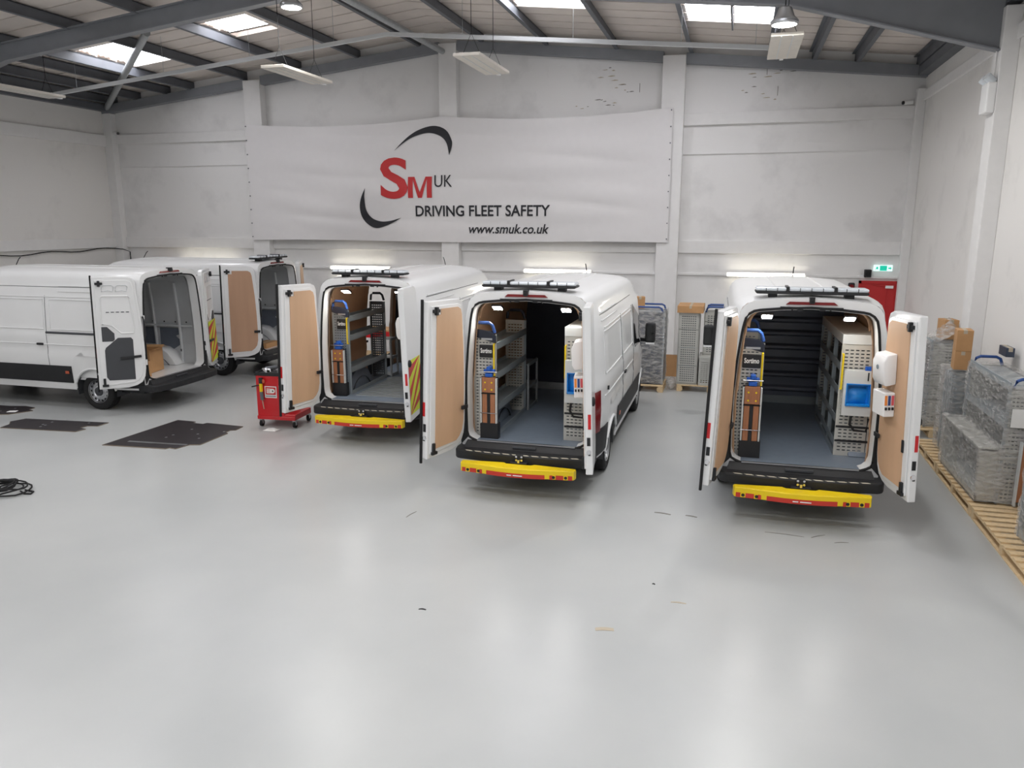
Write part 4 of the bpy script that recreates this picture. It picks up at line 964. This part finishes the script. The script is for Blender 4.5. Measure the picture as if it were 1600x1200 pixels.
for nm, lb_, x, y, fn, mt in (
    ('spray_can', 'white spray can standing on the trolley tray', .16, .22, lambda m: m.lathe([(0, 0), (.032, 0), (.032, .15), (.015, .17), (.015, .19), (0, .19)], 16, ax='z'), ('white_plastic', 'white_plastic')),
    ('power_drill', 'black cordless drill lying on the trolley tray', .0, .16, lambda m: (m.box(-.03, .03, -.1, .08, .02, .08), m.box(-.025, .025, .02, .07, .08, .17), m.cyl((0, -.1, .05), (0, -.15, .05), .02, 10)), ('black_plastic', 'grey_plastic')),
    ('socket_set', 'shiny chrome socket set on the trolley tray', -.15, -.14, lambda m: [m.cyl((rt.uniform(-.07, .07), rt.uniform(-.05, .05), 0), (rt.uniform(-.07, .07), rt.uniform(-.05, .05), .05), .018, 10) for k in range(7)], ('chrome', 'chrome')),
    ('spanner_pile', 'chrome spanners heaped on the trolley tray', .08, -.15, lambda m: [m.bar((rt.uniform(-.1, .1), rt.uniform(-.08, .08), .01+.008*k), (rt.uniform(-.1, .1), rt.uniform(-.08, .08), .02+.01*k), .022, .01) for k in range(7)], ('chrome', 'steel')),
    ('tape_roll', 'white tape roll on the trolley tray', .15, .04, lambda m: m.cyl((0, 0, 0), (0, 0, .05), .05, 18), ('paper', 'grey_plastic')),
    ('grease_gun', 'dark metal air tool on the trolley tray', -.15, .02, lambda m: (m.cyl((-.1, 0, .04), (.1, 0, .04), .03, 12), m.cyl((.1, 0, .04), (.14, 0, .04), .012, 8)), ('steel_dark', 'black_plastic'))):
    tray_item(nm, lb_, 'tool' if nm not in ('spray_can', 'tape_roll') else nm.replace('_', ' '), x, y, fn, mt)
pp = thing('crumpled_paper', 'crumpled white paper on the floor by the trolley', 'paper', (-7.41, 11.0, 0))
m = MB(); m.grid(lambda u, v: ((u-.5)*.24, (v-.5)*.16, .006+.045*abs(noise.noise(Vector((u*4, v*4, 2))))*math.sin(math.pi*u)*math.sin(math.pi*v)*2.2), 12, 8); m.build('sheet', 'paper', pp, solid=.003)

# ------------------------------------------------------------------ floor boards, cable, litter
def board(label, pts, notch=True):
    cx = sum(p[0] for p in pts)/len(pts); cy = sum(p[1] for p in pts)/len(pts)
    t = thing('floor_board', label, 'board', (cx, cy, 0), 0, 'black van floor boards on the ground')
    poly = [(p[0]-cx, p[1]-cy) for p in pts]
    MB().prism(poly, .001, .012, 'z').build('board', 'edge_wood', t)
    ins = [(x*.985, y*.985) for x, y in poly]
    MB().prism(ins, .012, .0135, 'z').build('black_face', 'mat_black', t)
    for k in range(6):
        x, y = rt.uniform(-.4, .4), rt.uniform(-.4, .4); MB().cyl((x, y, .0135), (x, y, .015), .022, 8).build('fixing_hole', 'steel', t)
    return t
b1 = board('large black floor board with notched edge and bright metal strip', [(-9.46, 9.46), (-8.35, 9.56), (-8.33, 9.62), (-8.2, 9.60), (-8.14, 9.85), (-7.98, 9.9), (-7.98, 10.6), (-8.06, 10.66), (-8.06, 10.78), (-7.98, 10.82), (-8.0, 11.05), (-8.75, 11.08), (-8.77, 11.0), (-9.0, 11.01), (-9.0, 11.1), (-9.38, 11.11)])
MB().bar((-.73, -.72, .016), (.3, -.63, .016), .05, .006).build('metal_strip', 'steel', b1)
board('small black floor board with notched end in front of the unlined van', [(-11.95, 9.83), (-10.5, 9.98), (-10.46, 10.16), (-10.62, 10.2), (-10.6, 10.34), (-10.42, 10.38), (-10.42, 10.62), (-10.9, 10.56), (-12.06, 10.44), (-12.15, 10.2), (-12.0, 10.05)])
board('black floor board with a white paper note, under the flank of the unlined van', [(-14.6, 10.35), (-13.2, 10.42), (-12.65, 10.6), (-12.45, 10.95), (-12.6, 11.0), (-12.62, 11.15), (-12.9, 11.2), (-13.2, 11.12), (-14.6, 11.1)])
nt_ = tag(MB().box(-.08, .08, -.06, .06, .0135, .016).build('paper_note', 'paper', None, (-12.75, 10.78, 0), (0, 0, R(20))), 'white paper note lying on a black floor board', 'paper')
cc = thing('cable_coil', 'loose black cable coil on the floor near the boards', 'cable', (-9.1, 7.35, 0))
rc = random.Random(5)
for k in range(7):
    m = MB(); a0 = rc.uniform(0, 6); rx, ry = rc.uniform(.18, .36), rc.uniform(.14, .3); ox, oy = rc.uniform(-.08, .1), rc.uniform(-.06, .06)
    m.tube([(ox+rx*math.cos(a0+i*.35), oy+ry*math.sin(a0+i*.35), .014+.012*k+.02*abs(math.sin(i*.5+k))) for i in range(18)], .011, 6, closed=True); m.build('loop', 'rubber', cc, smooth=True)
m = MB(); m.tube([(.3, .05, .02), (.42, .0, .015), (.5, .02, .012), (.46, .1, .012), (.3, .12, .012)], .011, 6); m.build('tail', 'rubber', cc, smooth=True)
MB().box(-.2, .0, -.12, .04, .0, .07).build('plug_block', 'black_plastic', cc, bevel=.01)
for nm_, lab, x, y, rz, sx, sy, mt in (('metal_clip', 'small dark metal clip on the open floor', -2.57, 5.97, 10, .07, .02, 'black_plastic'), ('tape_scrap', 'pale tape scrap on the open floor', -.92, 6.08, 15, .16, .05, 'tan_mark'), ('wood_sliver', 'thin tan wood sliver on the open floor', -.34, 6.74, 5, .14, .02, 'tan_mark'),
    ('metal_rod', 'long grey metal rod behind the step near the red-door van', .69, 8.7, -3, .42, .012, 'scuff'), ('metal_rod', 'short grey rod near the long rod', 1.05, 8.75, 40, .2, .012, 'scuff'), ('wire_offcut', 'grey wire offcut beside the short rod', 1.28, 8.63, 20, .16, .012, 'scuff'),
    ('screw', 'dark screw on the open floor', -.6, 7.06, 0, .03, .02, 'black_plastic'), ('metal_strip', 'grey strip between the two right-hand vans', -.35, 8.97, -10, .14, .03, 'scuff'), ('metal_strip', 'faint grey strip beside the other strip between the vans', -.69, 8.97, -6, .2, .03, 'scuff'), ('wire_offcut', 'curled grey wire in front of the black-bulkhead van', -3.6, 8.1, 80, .22, .012, 'scuff')):
    m = MB(); n = 5
    m.grid(lambda u, v: ((u-.5)*sx, (v-.5)*sy+.006*math.sin(u*4), .001+.003*math.sin(math.pi*u)), n, 1)
    tag(m.build(nm_, mt, None, (x, y, 0), (0, 0, R(rz)), solid=.004), lab, nm_.replace('_', ' '))

# ------------------------------------------------------------------ pallets and wrapped racks
DECK = {}
def pallet(label, x, y, lx, ly, rz=0):
    """EUR style: boards run along local x"""
    t = thing('pallet', label, 'pallet', (x, y, 0), R(rz), 'wooden pallets')
    key = (lx, ly)
    if key not in DECK:
        DECK[key] = (MB().box(-lx/2, lx/2, -.05, .05, 0, .02).mesh('deck_board', 'pallet_wood', bevel=.002), MB().box(-.05, .05, -ly/2, ly/2, 0, .02).mesh('cross_board', 'pallet_wood', bevel=.002), MB().box(-.06, .06, -.05, .05, 0, .08).mesh('block', 'pallet_wood', bevel=.002))
    dk, cb, bl = DECK[key]; n = max(5, int(ly/.155))
    for k in range(n): link('deck_board', dk, t, (0, -ly/2+.05+(ly-.1)*k/(n-1), .12))
    for k in (-1, 0, 1):
        link('cross_board', cb, t, (k*(lx/2-.05), 0, .10)); link('base_board', cb, t, (k*(lx/2-.05), 0, 0))
        for j in (-1, 0, 1): link('block', bl, t, (k*(lx/2-.06), j*(ly/2-.05), .02))
    return t
def film_box(t, x0, x1, y0, y1, z0, z1, amp=.02, seed=0, pinch=.0):
    m = MB(); nx = 14
    def wob(p):
        n = noise.noise_vector(Vector((p[0]*5+seed, p[1]*5, p[2]*9+p[0]*4)))
        return (p[0]+n.x*amp, p[1]+n.y*amp, p[2]+n.z*amp*.5)
    def P(u, z):   # perimeter
        L = [(x0, y0), (x1, y0), (x1, y1), (x0, y1), (x0, y0)]; f = u*4; k = min(int(f), 3); g = f-k
        return wob((lerp(L[k][0], L[k+1][0], g), lerp(L[k][1], L[k+1][1], g), z))
    m.grid(lambda u, v: P(u, lerp(z0, z1, v)), nx*4, 16)
    m.grid(lambda u, v: wob((lerp(x0, x1, u), lerp(y0, y1, v), z1+.01*math.sin(u*9))), nx, nx)
    return m.build('stretch_film', 'film', t, smooth=True, weld=True)
def wrapped_rack(label, x0, x1, y0, y1, z0, h, panel='rack_light', low=None, handles=True, shelves=3, seed=0, back='rack_dark', nx=8):
    cx, cy = (x0+x1)/2, (y0+y1)/2
    t = thing('wrapped_rack', label, 'rack', (cx, cy, z0), 0, 'film-wrapped racks on pallets'); a, b, c, d = x0-cx, x1-cx, y0-cy, y1-cy
    for yy in (c, d):
        m = MB(); perf(m, b-a, h, nx, int(h/.05), x0=a, y=yy, mz=.05); m.build('end_panel', panel, t, solid=.003)
    for xx in (a, b):
        for yy in (c, d): MB().box(xx-.015, xx+.015, yy-.015, yy+.015, 0, h).build('post', 'rack_grey', t)
    for k in range(shelves+1):
        z = .02+(h-.05)*k/shelves
        MB().box(a, b, c, d, z, z+.012).build('shelf', 'rack_grey', t); MB().box(a-.01, a+.005, c, d, z, z+.09).build('shelf_lip', 'rack_grey', t)
    MB().box(b-.012, b-.004, c, d, 0, h).build('back_panel', back, t)
    if handles:
        for yy in (c, d):
            m = MB(); m.tube([(a+.03, yy, h), (a+.06, yy, h+.08), (a+.11, yy, h+.105), (b-.11, yy, h+.105), (b-.06, yy, h+.08), (b-.03, yy, h)], .02, 8); m.build('bow_handle', 'bow_blue', t, smooth=True)
    if low:   # lower front unit
        l0, l1, lh = low
        m = MB(); m.box(l0-cx, a, c, d, 0, .02); m.box(l0-cx, a, c, d, lh-.02, lh); m.box(l0-cx, l0-cx+.02, c, d, 0, .1); m.box(l0-cx, a, c, c+.01, 0, lh); m.box(l0-cx, a, d-.01, d, 0, lh); m.build('lower_bin', 'rack_light', t)
        film_box(t, l0-cx-.03, a+.02, c-.03, d+.03, .02, lh+.03, .024, seed+3)
    film_box(t, a-.03, b+.025, c-.03, d+.03, .02, h+.03, .024, seed)
    return t
# row along the right wall
pallet('wooden pallet by the red door, under the wrapped rack with a carton', 3.22, 14.15, .74, 1.2)
pallet('wooden pallet under the tall flat wrapped panel', 3.22, 12.28, .74, 1.3)
pallet('wooden pallet under the wrapped rack with blue handles', 3.22, 10.74, .74, 1.7)
pallet('wooden pallet with open slats under the nearest wrapped rack', 3.22, 8.75, .74, 2.2)
wrapped_rack('wrapped grey rack frame with a carton under film on top, by the red door', 3.12, 3.56, 13.75, 14.65, .14, 1.38, handles=False, seed=1, nx=7)
carton('cardboard_box', 'brown carton under clear film on the wrapped rack by the red door', (3.42, 14.2, 1.56), .22, .3, .32, R(8))
pw = thing('loose_film', 'loose clear film draped over the carton and rack by the red door', 'plastic film', (3.3, 14.2, 1.53))
m = MB(); m.grid(lambda u, v: (lerp(-.28, .27, u), lerp(-.4, .3, v)+.03*noise.noise(Vector((u*5, v*5, 9))), .02+.36*math.exp(-((u-.72)/.28)**2-((v-.5)/.45)**2)+.05*noise.noise(Vector((u*6, v*6, 4)))), 26, 26); m.build('sheet', 'film', pw, smooth=True)
t = thing('wrapped_panel_stack', 'tall flat grey panels wrapped in film on a pallet, with a carton on top', 'panel stack', (3.22, 12.3, .145))
for k in range(5): MB().box(-.16, .2, -.30+k*.12, -.21+k*.12, 0, 1.18+.02*(k % 2)).build('panel', 'rack_grey', t, bevel=.006)
film_box(t, -.21, .23, -.34, .34, .02, 1.24, .018, 8)
carton('cardboard_box', 'upright brown carton standing on the tall flat wrapped panels', (3.14, 12.15, 1.41), .2, .28, .26, R(-6))
carton('cardboard_box', 'second brown carton stacked on the upright carton', (3.14, 12.15, 1.672), .2, .28, .30, R(-6))
C = wrapped_rack('big wrapped rack with blue handles and a lower front bin, on the pallets', 3.15, 3.56, 10.05, 11.7, .14, 1.42, low=(2.92, 3.15, .66), seed=4)
nb = thing('paper_notes', 'white paper delivery notes stuck on the big wrapped rack', 'paper', (3.35, 9.99, 1.1))
for k in (-1, 1): MB().box(k*.09-.08, k*.09+.08, -.006, 0, 0, .22).build('note', 'paper', nb)
fb = thing('folding_bench', 'wooden folding bench wrapped with the big rack', 'workbench', (3.42, 9.93, .16), 0, 'folding vice benches')
MB().box(-.1, .1, 0, .05, .05, .75).build('plank', 'bench_wood', fb, bevel=.004)
for s_ in (-1, 1): MB().box(*sorted((s_*.1, s_*.12)), -.01, .05, 0, .78).build('side_frame', 'rack_white', fb)
MB().box(-.06, .06, -.01, .05, .76, .88).build('vice', 'vice_blue', fb, bevel=.01)
wrapped_rack('nearest wrapped grey-blue rack, standing over the open pallet slats', 3.08, 3.56, 8.05, 9.0, .14, 1.2, handles=True, seed=9, panel='rack_grey')
t = carton('dark_case', 'dark plastic case on top of the big wrapped rack', (3.5, 11.5, 1.72), .1, .3, .12, 0, mt='dark_stuff')
# pallets against the gable wall
pallet('wooden pallet in front of the black-bulkhead van, under the dark wrapped rack', -1.87, 16.2, 1.1, .8)
WR = wrapped_rack('dark blue wrapped rack on a pallet ahead of the black-bulkhead van', -2.25, -1.36, 15.95, 16.6, .14, 1.5, panel='dark_stuff', handles=True, shelves=5, seed=12, nx=14)
for k in range(9): MB().box(-.42, .42, -.31, .29, .12+k*.15, .24+k*.15).build('stacked_part', 'dark_stuff', WR, bevel=.02)
carton('small_carton', 'small brown carton on the dark blue wrapped rack', (-1.9, 16.25, 1.69), .2, .2, .24, R(10))
pallet('wooden pallet with two perforated racks by the wall pillar', -.385, 16.45, 1.35, .8)
def perf_rack(label, x0, x1, y0, y1, h, z0=.14, bows=True):
    cx, cy = (x0+x1)/2, (y0+y1)/2; t = thing('perforated_rack', label, 'rack', (cx, cy, z0), 0, 'bare perforated racks'); a, b, c, d = x0-cx, x1-cx, y0-cy, y1-cy
    for yy in (c, d):
        m = MB(); perf(m, b-a, h, 7, int(h/.05), x0=a, y=yy, mz=.06, mx=.05, fz=.4); m.build('end_panel', 'rack_light', t, solid=.003)
    for xx in (a, b): MB().box(xx-.01, xx+.01, c, d, 0, h).build('side_sheet', 'rack_light', t, bevel=.003)
    MB().box(a+.02, b-.02, c+.08, d-.08, .04, h-.05).build('shade_core', 'rack_dark', t)  # added dark block so the holes show a shaded interior
    for k in range(4): MB().box(a, b, c, d, .02+k*h/4, .03+k*h/4).build('shelf', 'rack_grey', t)
    if bows:
        for yy in (c, d): m = MB(); m.tube([(a+.02, yy, h), (a+.05, yy, h+.09), (a+.1, yy, h+.11), (b-.1, yy, h+.11), (b-.05, yy, h+.09), (b-.02, yy, h)], .022, 8); m.build('bow_handle', 'bow_blue', t, smooth=True)
    return t
perf_rack('tall perforated grey rack with a flat carton on top, on the pallet by the pillar', -1.07, -.67, 16.1, 16.7, 1.5, bows=False)
carton('flat_carton', 'flat brown carton lying on the tall perforated rack', (-.85, 16.4, 1.64), .52, .75, .14)
perf_rack('perforated grey rack with blue handles, standing on a bin by the pillar', -.57, -.06, 16.3, 16.75, .9, .74)
bn = thing('perforated_bin', 'low perforated grey bin under the rack with blue handles', 'bin', (-.36, 16.4, .14))
m = MB(); perf(m, .56, .56, 9, 11, x0=-.28, y=-.32, mx=.04, mz=.05); m.build('front', 'rack_light', bn, solid=.003)
m = MB(); m.box(-.28, -.27, -.32, .32, 0, .58); m.box(.27, .28, -.32, .32, 0, .58); m.box(-.28, .28, .31, .32, 0, .58); m.box(-.28, .28, -.33, .32, .56, .6); m.build('body', 'rack_light', bn)
cb_ = thing('cardboard_sheet', 'tan cardboard sheet leaning against the wall pillar', 'cardboard', (-1.35, 17.6, 0))
m = MB(); m.box(-.55, .5, 0, .02, 0, .5); m.build('sheet', 'card', cb_, rot=(R(-12), 0, 0))
MB().box(-.55, .5, .008, .012, .5, .502).build('fold', 'scuff', cb_)
pb = thing('plastic_bag', 'crumpled clear plastic bag on the floor between the two pallets by the wall', 'plastic bag', (-1.19, 16.2, 0))
m = MB(); m.grid(lambda u, v: ((.10+.03*noise.noise(Vector((u*7, v*7, 1))))*math.sin(math.pi*v)*math.cos(6.2832*u), .13*math.sin(math.pi*v)*math.sin(6.2832*u), .14-.14*math.cos(math.pi*v)), 18, 10); m.build('film', 'film', pb, smooth=True, weld=True)
# workbench seen through the chevron van
wbn = thing('workbench', 'red-fronted workbench against the wall, seen through the chevron-door van', 'workbench', (-8.1, 17.2, 0))
MB().box(-.9, .9, -.3, .3, .86, .9).build('top', 'card', wbn, bevel=.004)
MB().box(-.9, .9, -.31, -.28, .70, .86).build('front_rail', 'red_cart', wbn)
for x in (-.86, .86):
    for yy in (-.27, .27): MB().box(x-.03, x+.03, yy-.03, yy+.03, 0, .86).build('leg', 'red_cart', wbn)
MB().box(-.9, .9, -.28, .28, .25, .28).build('lower_shelf', 'pallet_wood', wbn)
carton('parts_carton', 'tan parts carton on the lower shelf of the workbench', (-7.75, 17.1, .28), .35, .3, .18)
rdl = thing('red_drill', 'red power drill on the workbench', 'drill', (-7.55, 17.1, .9))
MB().box(-.12, .1, -.04, .04, .08, .18).build('body', 'red_cart', rdl, bevel=.015)
MB().box(-.02, .04, -.035, .035, 0, .09).build('grip', 'black_plastic', rdl, bevel=.01)
MB().cyl((-.12, 0, .13), (-.2, 0, .13), .025, 10).build('chuck', 'steel_dark', rdl)
# storage cupboard with carton behind the plywood-door van
cup = thing('storage_cupboard', 'grey storage cupboard behind the plywood-door van', 'cupboard', (-16.0, 18.55, 0))
MB().box(-.45, .45, -.25, .25, 0, 2.0).build('carcass', 'rack_grey', cup, bevel=.006)
for s_ in (-1, 1):
    o = MB().box(*sorted((s_*.01, s_*.44)), -.265, -.25, .05, 1.97).build('door', 'rack_grey', cup, bevel=.004); MB().box(*sorted((s_*.04, s_*.06)), -.29, -.265, .95, 1.1).build('handle', 'chrome', o)
carton('top_carton', 'brown carton on the grey storage cupboard', (-16.0, 18.5, 2.0), .68, .4, .42)
# black letter on the flank of the chevron van
tm = fit_text('W', -.12, .12, 0, .22, bold=.01); sxw = sidex(1.95, 1.78)+.004
tm.v = [(sxw+.004-.08*(p[2]-.11), 1.95+p[0], 1.74+p[2]) for p in tm.v]; tm.build('lettering', 'ink_black', v2.root)
